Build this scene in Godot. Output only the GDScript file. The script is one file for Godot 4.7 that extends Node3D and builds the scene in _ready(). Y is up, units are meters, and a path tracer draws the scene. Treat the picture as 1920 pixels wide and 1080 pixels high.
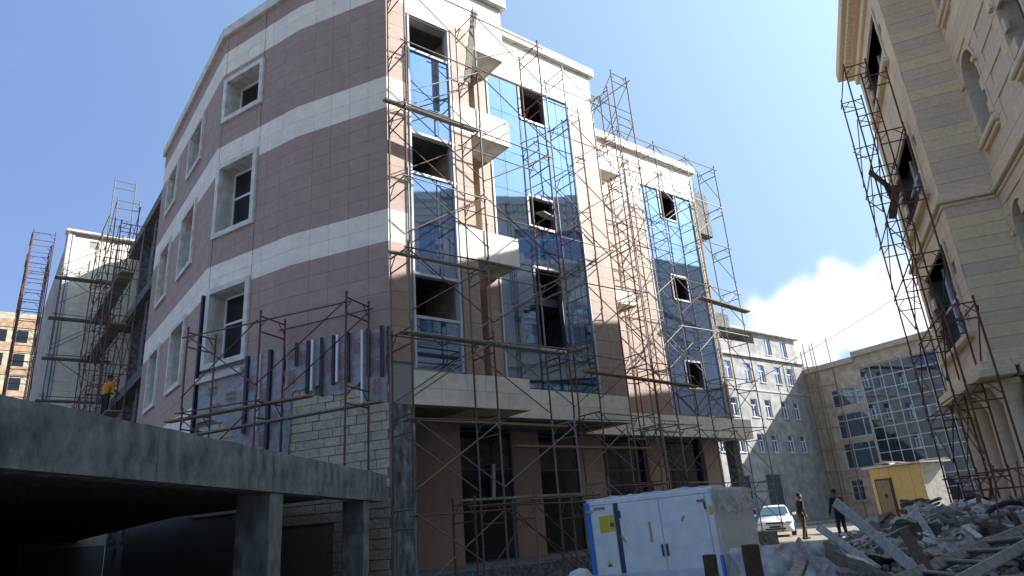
extends Node3D

const GR := 0.35          # level of the street
const SUN := Vector3(1.57, 1.28, 1.0)
var M := {}
var taken := {}
var rng := RandomNumberGenerator.new()
var unit_box := BoxMesh.new()
var unit_rod: ArrayMesh

# ------------------------------------------------------------------ helpers
func noise_tex(freq: float, octaves: int, lo: float, hi: float, sd: int, kind := FastNoiseLite.TYPE_SIMPLEX_SMOOTH, size := 512) -> NoiseTexture2D:
	var n := FastNoiseLite.new()
	n.seed = sd; n.frequency = freq; n.fractal_octaves = octaves; n.noise_type = kind
	var t := NoiseTexture2D.new()
	t.width = size; t.height = size; t.seamless = true; t.noise = n
	var g := Gradient.new()
	g.set_color(0, Color(lo, lo, lo)); g.set_color(1, Color(hi, hi, hi))
	t.color_ramp = g
	return t

func norm_tex(freq: float, octaves: int, strength: float, sd: int) -> NoiseTexture2D:
	var n := FastNoiseLite.new()
	n.seed = sd; n.frequency = freq; n.fractal_octaves = octaves
	var t := NoiseTexture2D.new()
	t.width = 512; t.height = 512; t.seamless = true; t.as_normal_map = true; t.bump_strength = strength; t.noise = n
	return t

func mat(r: float, g: float, b: float, rough := 0.8, tex: Texture2D = null, scale := 1.0, nrm: Texture2D = null, nscale := 0.5) -> StandardMaterial3D:
	var m := StandardMaterial3D.new()
	m.albedo_color = Color(r, g, b).linear_to_srgb()
	m.roughness = rough
	if tex or nrm:
		m.uv1_triplanar = true; m.uv1_world_triplanar = true
		m.uv1_scale = Vector3.ONE * scale
	if tex: m.albedo_texture = tex
	if nrm:
		m.normal_enabled = true; m.normal_texture = nrm; m.normal_scale = nscale
	return m

func numbered(called: String) -> String:
	if not taken.has(called):
		taken[called] = 0
		return called
	taken[called] += 1
	return "%s_%03d" % [called, taken[called]]

func tag(o: Node, label: String, category: String, group := "", kind := "") -> void:
	if label: o.set_meta("label", label)
	if category: o.set_meta("category", category)
	if group: o.set_meta("group", group)
	if kind: o.set_meta("kind", kind)

func thing(called: String, label: String, category: String, at := Vector3.ZERO, group := "") -> Node3D:
	var o := Node3D.new()
	o.name = numbered(called)
	add_child(o)
	o.position = at
	tag(o, label, category, group)
	return o

func mb() -> SurfaceTool:
	var st := SurfaceTool.new()
	st.begin(Mesh.PRIMITIVE_TRIANGLES)
	return st

func commit(st: SurfaceTool, m: Material) -> ArrayMesh:
	var a := st.commit()
	a.surface_set_material(0, m)
	return a

func obj(called: String, st: SurfaceTool, m: Material, parent: Node = self, xf := Transform3D()) -> MeshInstance3D:
	var o := MeshInstance3D.new()
	o.mesh = commit(st, m)
	o.transform = xf
	o.name = numbered(called) if parent == self else called
	parent.add_child(o, true)
	return o

func inst(called: String, mesh: Mesh, m: Material, parent: Node, xf: Transform3D) -> MeshInstance3D:
	var o := MeshInstance3D.new()
	o.mesh = mesh
	if m: o.material_override = m
	o.transform = xf
	o.name = numbered(called) if parent == self else called
	parent.add_child(o, true)
	return o

func tri(st: SurfaceTool, a: Vector3, b: Vector3, c: Vector3, n := Vector3.ZERO) -> void:
	var g := (c - a).cross(b - a).normalized()
	if n == Vector3.ZERO: n = g
	elif g.dot(n) < 0.0:
		var s := b
		b = c; c = s
	for p in [a, b, c]:
		st.set_normal(n); st.add_vertex(p)

func quad(st: SurfaceTool, a: Vector3, b: Vector3, c: Vector3, d: Vector3) -> void:
	tri(st, a, b, c); tri(st, a, c, d)

# axis-aligned box in the mesh's own frame, from corner p to corner q
func box(st: SurfaceTool, p: Vector3, q: Vector3, xf := Transform3D()) -> void:
	var v := []
	for i in 8:
		v.append(xf * Vector3(q.x if i & 1 else p.x, q.y if i & 2 else p.y, q.z if i & 4 else p.z))
	for f in [[4, 6, 7, 5], [1, 3, 2, 0], [5, 7, 3, 1], [0, 2, 6, 4], [6, 2, 3, 7], [0, 4, 5, 1]]:
		quad(st, v[f[0]], v[f[1]], v[f[2]], v[f[3]])

# box with chamfered edges
func cbox(st: SurfaceTool, p: Vector3, q: Vector3, c: float, xf := Transform3D()) -> void:
	var o := (p + q) * 0.5
	var h := (q - p) * 0.5
	c = minf(c, minf(h.x, minf(h.y, h.z)) * 0.95)
	for ax in 3:
		var b := (ax + 1) % 3
		var d := (ax + 2) % 3
		for s in [-1.0, 1.0]:
			var f := []
			for e in [[-1, -1], [-1, 1], [1, 1], [1, -1]]:
				var v := Vector3.ZERO
				v[ax] = s * h[ax]; v[b] = e[0] * (h[b] - c); v[d] = e[1] * (h[d] - c)
				f.append(xf * (o + v))
			if s < 0: f.reverse()
			quad(st, f[0], f[1], f[2], f[3])
		for sb in [-1.0, 1.0]:
			for sd in [-1.0, 1.0]:
				var f := []
				for e in [[-1, 0], [1, 0], [1, 1], [-1, 1]]:
					var v := Vector3.ZERO
					v[ax] = e[0] * (h[ax] - c)
					v[b] = sb * (h[b] - (c if e[1] else 0.0)); v[d] = sd * (h[d] - (0.0 if e[1] else c))
					f.append(xf * (o + v))
				if sb * sd < 0: f.reverse()
				quad(st, f[0], f[1], f[2], f[3])
	for sx in [-1.0, 1.0]:
		for sy in [-1.0, 1.0]:
			for sz in [-1.0, 1.0]:
				var a := xf * (o + Vector3(sx * h.x, sy * (h.y - c), sz * (h.z - c)))
				var b := xf * (o + Vector3(sx * (h.x - c), sy * h.y, sz * (h.z - c)))
				var d := xf * (o + Vector3(sx * (h.x - c), sy * (h.y - c), sz * h.z))
				if sx * sy * sz > 0: tri(st, a, d, b)
				else: tri(st, a, b, d)

func tube(st: SurfaceTool, a: Vector3, b: Vector3, r: float, r2 := -1.0, sides := 6, caps := true) -> void:
	if r2 < 0: r2 = r
	var w := (b - a).normalized()
	var u := w.cross(Vector3.UP if absf(w.y) < 0.9 else Vector3.RIGHT).normalized()
	var v := w.cross(u)
	for i in sides:
		var t0 := TAU * i / sides
		var t1 := TAU * (i + 1) / sides
		var n0 := u * cos(t0) + v * sin(t0)
		var n1 := u * cos(t1) + v * sin(t1)
		var q := [a + n0 * r, b + n0 * r2, b + n1 * r2, a + n1 * r]
		var nn := [n0, n0, n1, n1]
		for k in [0, 1, 2, 0, 2, 3]:
			st.set_normal(nn[k]); st.add_vertex(q[k])
		if caps:
			tri(st, a, q[0], q[3], -w); tri(st, b, q[2], q[1], w)

func path_tube(st: SurfaceTool, pts: Array, r: float, sides := 6) -> void:
	for i in pts.size() - 1:
		tube(st, pts[i], pts[i + 1], r, r, sides)

# prism over a polygon in plan (x, z), between two heights
func prism(st: SurfaceTool, poly: PackedVector2Array, y0: float, y1: float) -> void:
	var ix := Geometry2D.triangulate_polygon(poly)
	for i in range(0, ix.size(), 3):
		var a := poly[ix[i]]
		var b := poly[ix[i + 1]]
		var c := poly[ix[i + 2]]
		tri(st, Vector3(a.x, y1, a.y), Vector3(b.x, y1, b.y), Vector3(c.x, y1, c.y), Vector3.UP)
		tri(st, Vector3(a.x, y0, a.y), Vector3(c.x, y0, c.y), Vector3(b.x, y0, b.y), Vector3.DOWN)
	for i in poly.size():
		var a := poly[i]
		var b := poly[(i + 1) % poly.size()]
		quad(st, Vector3(a.x, y0, a.y), Vector3(a.x, y1, a.y), Vector3(b.x, y1, b.y), Vector3(b.x, y0, b.y))

# surface of rings of points (lofted), closed round each ring, flat ends
func loft(st: SurfaceTool, rings: Array, smooth := true) -> void:
	st.set_smooth_group(0 if smooth else -1)
	for i in rings.size() - 1:
		var p: Array = rings[i]
		var q: Array = rings[i + 1]
		for k in p.size():
			var l := (k + 1) % p.size()
			for v in [p[k], q[k], q[l], p[k], q[l], p[l]]:
				st.add_vertex(v)
	st.set_smooth_group(-1)
	for e in [0, rings.size() - 1]:
		var p: Array = rings[e]
		var c := Vector3.ZERO
		for v in p: c += v
		c /= p.size()
		for k in p.size():
			var l := (k + 1) % p.size()
			for v in ([c, p[k], p[l]] if e == 0 else [c, p[l], p[k]]): st.add_vertex(v)

# frame of a wall seen from outside: x to the right, y up, z outwards
func wall_frame(o: Vector3, to: Vector3) -> Transform3D:
	var u := (to - o); u.y = 0; u = u.normalized()
	return Transform3D(Basis(u, Vector3.UP, u.cross(Vector3.UP)), o)

func seg_xf(a: Vector3, b: Vector3, r: float) -> Transform3D:
	var w := b - a
	var y := w.normalized()
	var x := y.cross(Vector3.UP if absf(y.y) < 0.9 else Vector3.RIGHT).normalized()
	return Transform3D(Basis(x * r, w, x.cross(y) * r), a)

func rod(called: String, a: Vector3, b: Vector3, r: float, m: Material, parent: Node) -> MeshInstance3D:
	return inst(called, unit_rod, m, parent, seg_xf(a, b, r))

func bx(called: String, p: Vector3, q: Vector3, m: Material, parent: Node) -> MeshInstance3D:
	return inst(called, unit_box, m, parent, Transform3D(Basis.from_scale((q - p).abs()), (p + q) * 0.5))

# rectangles left of [x0..x1]x[y0..y1] once the holes are cut out
func cut(x0: float, x1: float, y0: float, y1: float, holes: Array) -> Array:
	var xs := [x0, x1]
	var ys := [y0, y1]
	for h in holes:
		for x in [h[0], h[1]]:
			if x > x0 + 0.001 and x < x1 - 0.001 and not xs.has(x): xs.append(x)
		for y in [h[2], h[3]]:
			if y > y0 + 0.001 and y < y1 - 0.001 and not ys.has(y): ys.append(y)
	xs.sort(); ys.sort()
	var out := []
	for i in xs.size() - 1:
		var run := -1.0
		for j in ys.size() - 1:
			var cx: float = (xs[i] + xs[i + 1]) / 2
			var cy: float = (ys[j] + ys[j + 1]) / 2
			var solid := true
			for h in holes:
				if cx > h[0] and cx < h[1] and cy > h[2] and cy < h[3]: solid = false
			if solid and run < 0: run = ys[j]
			if run >= 0 and (not solid or j == ys.size() - 2):
				out.append([xs[i], xs[i + 1], run, ys[j + 1] if solid else ys[j]])
				run = -1.0
	return out

func wall(parent: Node, called: String, xf: Transform3D, x0: float, x1: float, y0: float, y1: float, holes: Array, thick: float, m: Material, z1 := 0.0) -> MeshInstance3D:
	var st := mb()
	for r in cut(x0, x1, y0, y1, holes):
		box(st, Vector3(r[0], r[2], z1 - thick), Vector3(r[1], r[3], z1))
	return obj(called, st, m, parent, xf)

# rows of cladding panels on a wall part; one by one, or joined when single is false
func clad(w: Node3D, x0: float, x1: float, rows: Array, colw: float, holes: Array, single: bool, z0 := 0.012, z1 := 0.04) -> void:
	var j := 0.0035
	var stuff := {}
	for row in rows:
		var n := maxi(1, roundi((row[1] - row[0]) / 0.43))
		for i in n:
			var ya: float = row[0] + (row[1] - row[0]) * i / n
			var yb: float = row[0] + (row[1] - row[0]) * (i + 1) / n
			var c := maxi(1, roundi((x1 - x0) / colw))
			for k in c:
				var xa := x0 + (x1 - x0) * k / c
				var xb := x0 + (x1 - x0) * (k + 1) / c
				for r in cut(xa, xb, ya, yb, holes):
					if r[1] - r[0] < 0.03 or r[3] - r[2] < 0.03: continue
					var kind: String = row[2] + str(rng.randi() % 3)
					var dz := rng.randf_range(-0.0015, 0.0015)
					var p := Vector3(r[0] + j, r[2] + j, z0)
					var q := Vector3(r[1] - j, r[3] - j, z1 + dz)
					if single: bx("cladding_panel", p, q, M[kind], w)
					else:
						if not stuff.has(kind): stuff[kind] = mb()
						box(stuff[kind], p, q)
	for kind in stuff:
		var o := obj("cladding_panels", stuff[kind], M[kind], w)
		o.set_meta("kind", "stuff")

# ------------------------------------------------------------------ materials
func make_materials() -> void:
	var soft := noise_tex(0.012, 4, 0.72, 1.0, 3)
	var faint := noise_tex(0.02, 4, 0.88, 1.0, 4)
	var fine := noise_tex(0.08, 3, 0.8, 1.0, 5)
	var grain := noise_tex(0.03, 5, 0.55, 1.0, 8)
	var cell := noise_tex(0.05, 3, 0.5, 1.0, 11, FastNoiseLite.TYPE_CELLULAR)
	var streak := noise_tex(0.02, 4, 0.45, 1.0, 21)
	var bump := norm_tex(0.06, 4, 3.0, 31)
	var lump := norm_tex(0.012, 3, 4.0, 32)
	var rust := noise_tex(0.06, 4, 0.3, 1.0, 41)
	for i in 3:
		var k: float = [1.0, 0.965, 1.03][i]
		M["brown%d" % i] = mat(0.39 * k, 0.268 * k, 0.207 * k, 0.62, faint, 0.23 + 0.05 * i, bump, 0.06)
		M["cream%d" % i] = mat(0.86 * k, 0.78 * k, 0.64 * k, 0.6, faint, 0.2 + 0.06 * i, bump, 0.06)
	M.back = mat(0.3, 0.29, 0.27, 0.9)
	M.trim = mat(0.82, 0.78, 0.7, 0.55, soft, 0.35)
	M.plaster = mat(0.74, 0.7, 0.6, 0.8, soft, 0.3, bump, 0.2)
	M.alu = mat(0.62, 0.63, 0.66, 0.35, fine, 1.0)
	M.pvc = mat(0.72, 0.73, 0.75, 0.35)
	var g := mat(0.34, 0.45, 0.6, 0.03)
	g.metallic = 0.92
	M.glass = g
	g.albedo_color = Color(0.24, 0.36, 0.57).linear_to_srgb()
	var gd := mat(0.16, 0.22, 0.28, 0.06)
	gd.metallic = 0.8
	M.glass_teal = gd
	var gt := mat(0.075, 0.1, 0.125, 0.04)
	gt.metallic = 0.9
	M.glass_grid = gt
	M.glass_dark = mat(0.012, 0.015, 0.02, 0.08)
	M.joint = mat(0.05, 0.06, 0.09, 0.5)
	M.concrete = mat(0.27, 0.28, 0.285, 0.88, streak, 0.55, bump, 0.5)
	M.concrete_old = mat(0.26, 0.27, 0.275, 0.9, streak, 0.4, bump, 0.6)
	M.inside = mat(0.2, 0.19, 0.18, 0.95, soft, 0.3)
	M.mortar = mat(0.36, 0.33, 0.28, 0.95, grain, 1.5, bump, 1.0)
	for i in 4:
		var k: float = [1.0, 0.92, 1.06, 0.96][i]
		M["block%d" % i] = mat(0.66 * k, 0.57 * k, 0.41 * k, 0.92, soft, 1.3 + 0.3 * i, bump, 0.9)
		M["stone%d" % i] = mat(0.82 * k, 0.67 * k, 0.44 * k * (2.0 - k), 0.85, faint, 0.5 + 0.17 * i, bump, 0.15)
	M.stone_trim = mat(0.82, 0.67, 0.45, 0.85, faint, 0.6, bump, 0.3)
	M.membrane = mat(0.44, 0.41, 0.41, 0.75, soft, 0.8, lump, 0.5)
	M.print = mat(0.3, 0.1, 0.085, 0.7)
	M.rail = mat(0.012, 0.014, 0.03, 0.5)
	M.rust = mat(0.3, 0.14, 0.1, 0.75, rust, 2.0)
	M.rust_red = mat(0.36, 0.1, 0.07, 0.7, rust, 1.3)
	M.pole = mat(0.42, 0.35, 0.3, 0.7, rust, 1.6)
	M.pole_grey = mat(0.55, 0.52, 0.49, 0.5, rust, 1.1)
	M.wood = mat(0.42, 0.28, 0.15, 0.85, grain, 1.2, bump, 0.4)
	M.wood_old = mat(0.4, 0.35, 0.28, 0.9, grain, 0.9, bump, 0.6)
	M.wood_pale = mat(0.5, 0.46, 0.4, 0.85, grain, 0.7, bump, 0.4)
	M.wood_brown = mat(0.13, 0.075, 0.04, 0.85, grain, 1.4, bump, 0.5)
	M.stucco = mat(0.4, 0.395, 0.38, 0.92, soft, 0.13, bump, 0.3)
	M.stucco_trim = mat(0.55, 0.54, 0.51, 0.9, soft, 0.3)
	M.beige = mat(0.6, 0.51, 0.38, 0.88, soft, 0.16, bump, 0.25)
	M.beige_trim = mat(0.58, 0.51, 0.39, 0.85, soft, 0.3)
	M.yellow = mat(0.62, 0.44, 0.16, 0.8, faint, 0.4, bump, 0.1)
	M.tin = mat(0.6, 0.58, 0.52, 0.45, soft, 0.6)
	M.dirt = mat(0.37, 0.315, 0.24, 0.95, grain, 0.22, bump, 1.0)
	M.rubble = mat(0.6, 0.53, 0.45, 0.95, cell, 0.7, lump, 1.0)
	for i in 6:
		var c: Array = [[0.74, 0.67, 0.58], [0.54, 0.49, 0.42], [0.58, 0.46, 0.33], [0.26, 0.2, 0.15], [0.42, 0.48, 0.4], [0.84, 0.79, 0.71]][i]
		M["scrap%d" % i] = mat(c[0], c[1], c[2], 0.85, grain, 0.8 + 0.2 * i, bump, 0.5)
	M.scrap_red = mat(0.3, 0.03, 0.03, 0.6)
	M.black = mat(0.015, 0.015, 0.017, 0.6)
	M.rubber = mat(0.02, 0.02, 0.02, 0.85)
	M.unit_white = mat(0.84, 0.86, 0.85, 0.4, faint, 0.5)
	M.unit_dark = mat(0.045, 0.06, 0.085, 0.5)
	M.blue_film = mat(0.06, 0.2, 0.62, 0.35)
	M.sticker = mat(0.62, 0.5, 0.03, 0.5)
	M.tape = mat(0.42, 0.33, 0.16, 0.6)
	var sheet := mat(0.62, 0.68, 0.76, 0.22, null, 1.0, lump, 1.0)
	sheet.transparency = BaseMaterial3D.TRANSPARENCY_ALPHA
	sheet.albedo_color.a = 0.5
	sheet.uv1_triplanar = true; sheet.uv1_scale = Vector3.ONE * 1.4
	M.plastic = sheet
	var paint := mat(0.74, 0.74, 0.72, 0.3)
	paint.clearcoat_enabled = true; paint.clearcoat = 0.8; paint.clearcoat_roughness = 0.08
	M.paint = paint
	M.chrome = mat(0.5, 0.5, 0.5, 0.2); M.chrome.metallic = 0.9
	var lamp := mat(0.55, 0.57, 0.6, 0.1); lamp.metallic = 0.5
	M.lamp = lamp
	var vc := mat(1, 1, 1, 0.85)
	vc.vertex_color_use_as_albedo = true
	M.figure = vc
	M.hair = mat(0.012, 0.01, 0.009, 0.8)
	M.vest = mat(0.75, 0.25, 0.02, 0.8)
	M.apt = mat(0.55, 0.48, 0.34, 0.9, soft, 0.2)
	M.apt_red = mat(0.5, 0.33, 0.22, 0.9, soft, 0.2)

# ------------------------------------------------------------------ sky
func make_sky() -> Sky:
	var w := 1024
	var h := 512
	var img := Image.create(w, h, false, Image.FORMAT_RGBF)
	var n1 := FastNoiseLite.new()
	n1.seed = 7; n1.frequency = 1.6; n1.fractal_octaves = 5
	var n2 := FastNoiseLite.new()
	n2.seed = 19; n2.frequency = 4.2; n2.fractal_octaves = 4
	var s := SUN.normalized()
	var heap := Vector3(0.883, 0.235, -0.407).normalized()
	for y in h:
		var el := PI * (0.5 - (y + 0.5) / h)
		for x in w:
			var az := TAU * (x + 0.5) / w
			var d := Vector3(sin(az) * cos(el), sin(el), -cos(az) * cos(el))
			var up := maxf(d.y, 0.0)
			var t := pow(1.0 - up, 3.2)
			var c := Color(0.066, 0.112, 0.27).lerp(Color(0.2, 0.3, 0.47), t)
			var toward := 0.5 + 0.5 * d.dot(s)
			c = c.lerp(Color(0.23, 0.37, 0.47), clampf(pow(toward, 2.6) * 1.05, 0.0, 1.0))
			var off := acos(clampf(d.dot(s), -1.0, 1.0))
			var glow := 1.6 * exp(-off / 0.26)
			c += Color(1.0, 1.0, 1.04) * glow
			if d.y < 0.0:
				c = Color(0.16, 0.15, 0.13)
			else:
				var q := d * Vector3(1.0, 2.2, 1.0)
				var v := n1.get_noise_3dv(q * 1.3) + 0.35 * n2.get_noise_3dv(q * 1.5)
				var low := clampf(1.0 - absf(el - 0.2) / 0.42, 0.0, 1.0)
				var cover := clampf((v - 0.42 + 0.16 * low) * 3.0, 0.0, 1.0) * low * 0.3
				var near := Vector3(d.x - heap.x, (d.y - heap.y) * 1.7, d.z - heap.z).length()
				var billow := 0.6 - 1.6 * absf(n1.get_noise_3dv(d * 5.0)) + 0.5 * n2.get_noise_3dv(d * 7.0)
				var puff := smoothstep(0.0, 1.0, clampf((0.12 - near + 0.085 * billow) * 12.0, 0.0, 1.0))
				cover = maxf(cover, puff * 0.97)
				c = c.lerp(Color(0.6, 0.6, 0.6), cover)
			img.set_pixel(x, y, c)
	var p := PanoramaSkyMaterial.new()
	p.panorama = ImageTexture.create_from_image(img)
	var sky := Sky.new()
	sky.sky_material = p
	return sky

# ------------------------------------------------------------------ main building
func deep_window(t: Node3D, xf: Transform3D, x0: float, x1: float, y0: float, y1: float, tall: bool) -> void:
	var b := 0.15
	var d := 0.46
	var st := mb()
	for r in cut(x0, x1, y0, y1, [[x0 + b, x1 - b, y0 + b, y1 - b]]):
		box(st, Vector3(r[0], r[2], -0.02), Vector3(r[1], r[3], 0.11))
	var w := obj("window", st, M.trim, t, xf)
	st = mb()
	var ix0 := x0 + b
	var ix1 := x1 - b
	var iy0 := y0 + b
	var iy1 := y1 - b
	for r in cut(ix0 - 0.03, ix1 + 0.03, iy0 - 0.03, iy1 + 0.03, [[ix0 + 0.004, ix1 - 0.004, iy0 + 0.004, iy1 - 0.004]]):
		box(st, Vector3(r[0], r[2], -d), Vector3(r[1], r[3], -0.021))
	obj("reveal", st, M.plaster, w)
	st = mb()
	var f := 0.05
	for r in cut(ix0, ix1, iy0, iy1, [[ix0 + f, ix1 - f, iy0 + f, iy1 - f]]):
		box(st, Vector3(r[0], r[2], -d), Vector3(r[1], r[3], -d + 0.06))
	obj("frame", st, M.pvc, w)
	var mid := iy0 + (iy1 - iy0) * 0.6
	if tall:
		bx("transom", Vector3(ix0 + f, mid - 0.03, -d), Vector3(ix1 - f, mid + 0.03, -d + 0.055), M.pvc, w)
		var mx := ix0 + (ix1 - ix0) * 0.66
		bx("mullion", Vector3(mx - 0.03, iy0 + f, -d), Vector3(mx + 0.03, mid - 0.03, -d + 0.055), M.pvc, w)
		bx("pane", Vector3(ix0 + f, mid + 0.03, -d + 0.015), Vector3(ix1 - f, iy1 - f, -d + 0.025), M.glass_dark, w)
		bx("pane", Vector3(ix0 + f, iy0 + f, -d + 0.015), Vector3(mx - 0.03, mid - 0.03, -d + 0.025), M.glass_dark, w)
		bx("pane", Vector3(mx + 0.03, iy0 + f, -d + 0.015), Vector3(ix1 - f, mid - 0.03, -d + 0.025), M.glass_dark, w)
	else:
		var mx := ix0 + (ix1 - ix0) * 0.7
		bx("mullion", Vector3(mx - 0.025, iy0 + f, -d), Vector3(mx + 0.025, iy1 - f, -d + 0.055), M.pvc, w)
		bx("pane", Vector3(ix0 + f, iy0 + f, -d + 0.015), Vector3(mx - 0.025, iy1 - f, -d + 0.025), M.glass_dark, w)
		bx("pane", Vector3(mx + 0.025, iy0 + f, -d + 0.015), Vector3(ix1 - f, iy1 - f, -d + 0.025), M.glass_dark, w)

func curtain(t: Node3D, xf: Transform3D, xs: Array, ys: Array, open: Array, m: Material, bars := 0.035) -> void:
	var w := Node3D.new()
	w.name = "curtain_wall"; w.transform = xf
	t.add_child(w, true)
	for i in xs.size() - 1:
		for j in ys.size() - 1:
			var cx: float = (xs[i] + xs[i + 1]) / 2
			var cy: float = (ys[j] + ys[j + 1]) / 2
			var skip := false
			for h in open:
				if cx > h[0] and cx < h[1] and cy > h[2] and cy < h[3]: skip = true
			if skip: continue
			var b := Basis.from_euler(Vector3(rng.randf_range(-1, 1) * 0.004, rng.randf_range(-1, 1) * 0.004, 0)) * Basis.from_scale(Vector3(xs[i + 1] - xs[i] - 0.014, ys[j + 1] - ys[j] - 0.014, 0.012))
			inst("glass_pane", unit_box, m, w, Transform3D(b, Vector3(cx, cy, -0.02)))
	var x0: float = xs[0]
	var x1: float = xs[-1]
	var y0: float = ys[0]
	var y1: float = ys[-1]
	for e in [[x0 - 0.05, x0], [x1, x1 + 0.05]]:
		bx("edge_frame", Vector3(e[0], y0, -0.14), Vector3(e[1], y1, 0.05), M.alu, w)
	for i in range(1, xs.size() - 1):
		var holes := []
		for h in open:
			if xs[i] > h[0] + 0.01 and xs[i] < h[1] - 0.01: holes.append([xs[i] - 0.1, xs[i] + 0.1, h[2], h[3]])
		for r in cut(xs[i] - 0.028, xs[i] + 0.028, y0, y1, holes):
			bx("mullion", Vector3(r[0], r[2], -0.14), Vector3(r[1], r[3], -0.045), M.joint, w)
	for h in open:
		for y in [h[2], h[3]]:
			if y > y0 + 0.1 and y < y1 - 0.1:
				bx("sill_bar", Vector3(h[0], y - bars, -0.13), Vector3(h[1], y + bars, 0.03), M.alu, w)
		for x in [h[0], h[1]]:
			if x > x0 + 0.1 and x < x1 - 0.1:
				bx("jamb_bar", Vector3(x - 0.04, h[2], -0.15), Vector3(x + 0.04, h[3], 0.02), M.joint, w)
	for j in range(1, ys.size() - 1):
		for r in cut(x0, x1, ys[j] - 0.03, ys[j] + 0.03, open):
			if r[3] - r[2] > 0.05:
				bx("transom", Vector3(r[0], r[2], -0.13), Vector3(r[1], r[3], -0.048), M.joint, w)

func courses(w: Node3D, x0: float, x1: float, y0: float, y1: float, ch: float, bw: float, depth: float, keep: Callable, key: String, called: String, kinds := 4) -> void:
	var rows := roundi((y1 - y0) / ch)
	var gap := 0.004 if key == "stone" else 0.008
	for i in rows:
		var ya := y0 + ch * i
		var x := x0 - (bw * 0.5 if i % 2 else 0.0) + rng.randf_range(-0.06, 0.02)
		while x < x1:
			var l := bw * rng.randf_range(0.9, 1.1)
			var xa := maxf(x, x0)
			var xb := minf(x + l, x1)
			if xb - xa > 0.06 and keep.call((xa + xb) / 2, ya + ch / 2):
				var dz := rng.randf_range(-0.012, 0.012) * (0.2 if key == "stone" else 1.0)
				bx(called, Vector3(xa + gap, ya + gap, -0.03), Vector3(xb - gap, ya + ch - gap, depth + dz), M[key + str(rng.randi() % kinds)], w)
			x += l

func membrane(w: Node3D, pts: Array, off: float) -> void:
	# a torn sheet of breather membrane: pts run round its outline in the wall's frame
	var poly := PackedVector2Array()
	for i in pts.size():
		var a: Vector2 = pts[i]
		var b: Vector2 = pts[(i + 1) % pts.size()]
		var n := maxi(1, int(a.distance_to(b) / 0.12))
		for k in n:
			var p := a.lerp(b, float(k) / n)
			if k: p += Vector2(rng.randf_range(-0.02, 0.02), rng.randf_range(-0.03, 0.03))
			poly.append(p)
	var lo := poly[0]
	var hi := poly[0]
	for p in poly:
		lo = lo.min(p); hi = hi.max(p)
	var nz := FastNoiseLite.new()
	nz.seed = 5; nz.frequency = 1.3
	var st := mb()
	var s := 0.12
	st.set_smooth_group(0)
	for i in int((hi.x - lo.x) / s) + 1:
		for j in int((hi.y - lo.y) / s) + 1:
			var a := lo + Vector2(i, j) * s
			for piece in Geometry2D.intersect_polygons(poly, PackedVector2Array([a, a + Vector2(s, 0), a + Vector2(s, s), a + Vector2(0, s)])):
				var ix := Geometry2D.triangulate_polygon(piece)
				for k in range(0, ix.size(), 3):
					var tr := [piece[ix[k]], piece[ix[k + 1]], piece[ix[k + 2]]]
					if (tr[1] - tr[0]).cross(tr[2] - tr[0]) > 0: tr.reverse()
					for p in tr:
						st.add_vertex(Vector3(p.x, p.y, off + 0.03 * nz.get_noise_2d(p.x * 2.2, p.y) + 0.012 * nz.get_noise_2d(p.x * 9.0, p.y * 5.0)))
	st.generate_normals()
	obj("membrane", st, M.membrane, w)

func print_on(w: Node3D, words: String, x: float, y: float, size: float, z: float, up := true) -> void:
	var t := TextMesh.new()
	var f := SystemFont.new()
	f.font_names = PackedStringArray(["Droid Sans"])
	f.font_weight = 700
	t.font = f
	t.text = words; t.font_size = 32; t.pixel_size = size / 32.0; t.depth = 0.004; t.curve_step = 2.0
	inst("lettering", t, M.print, w, Transform3D(Basis(Vector3.BACK, PI / 2 if up else 0.0), Vector3(x, y, z)))

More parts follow.
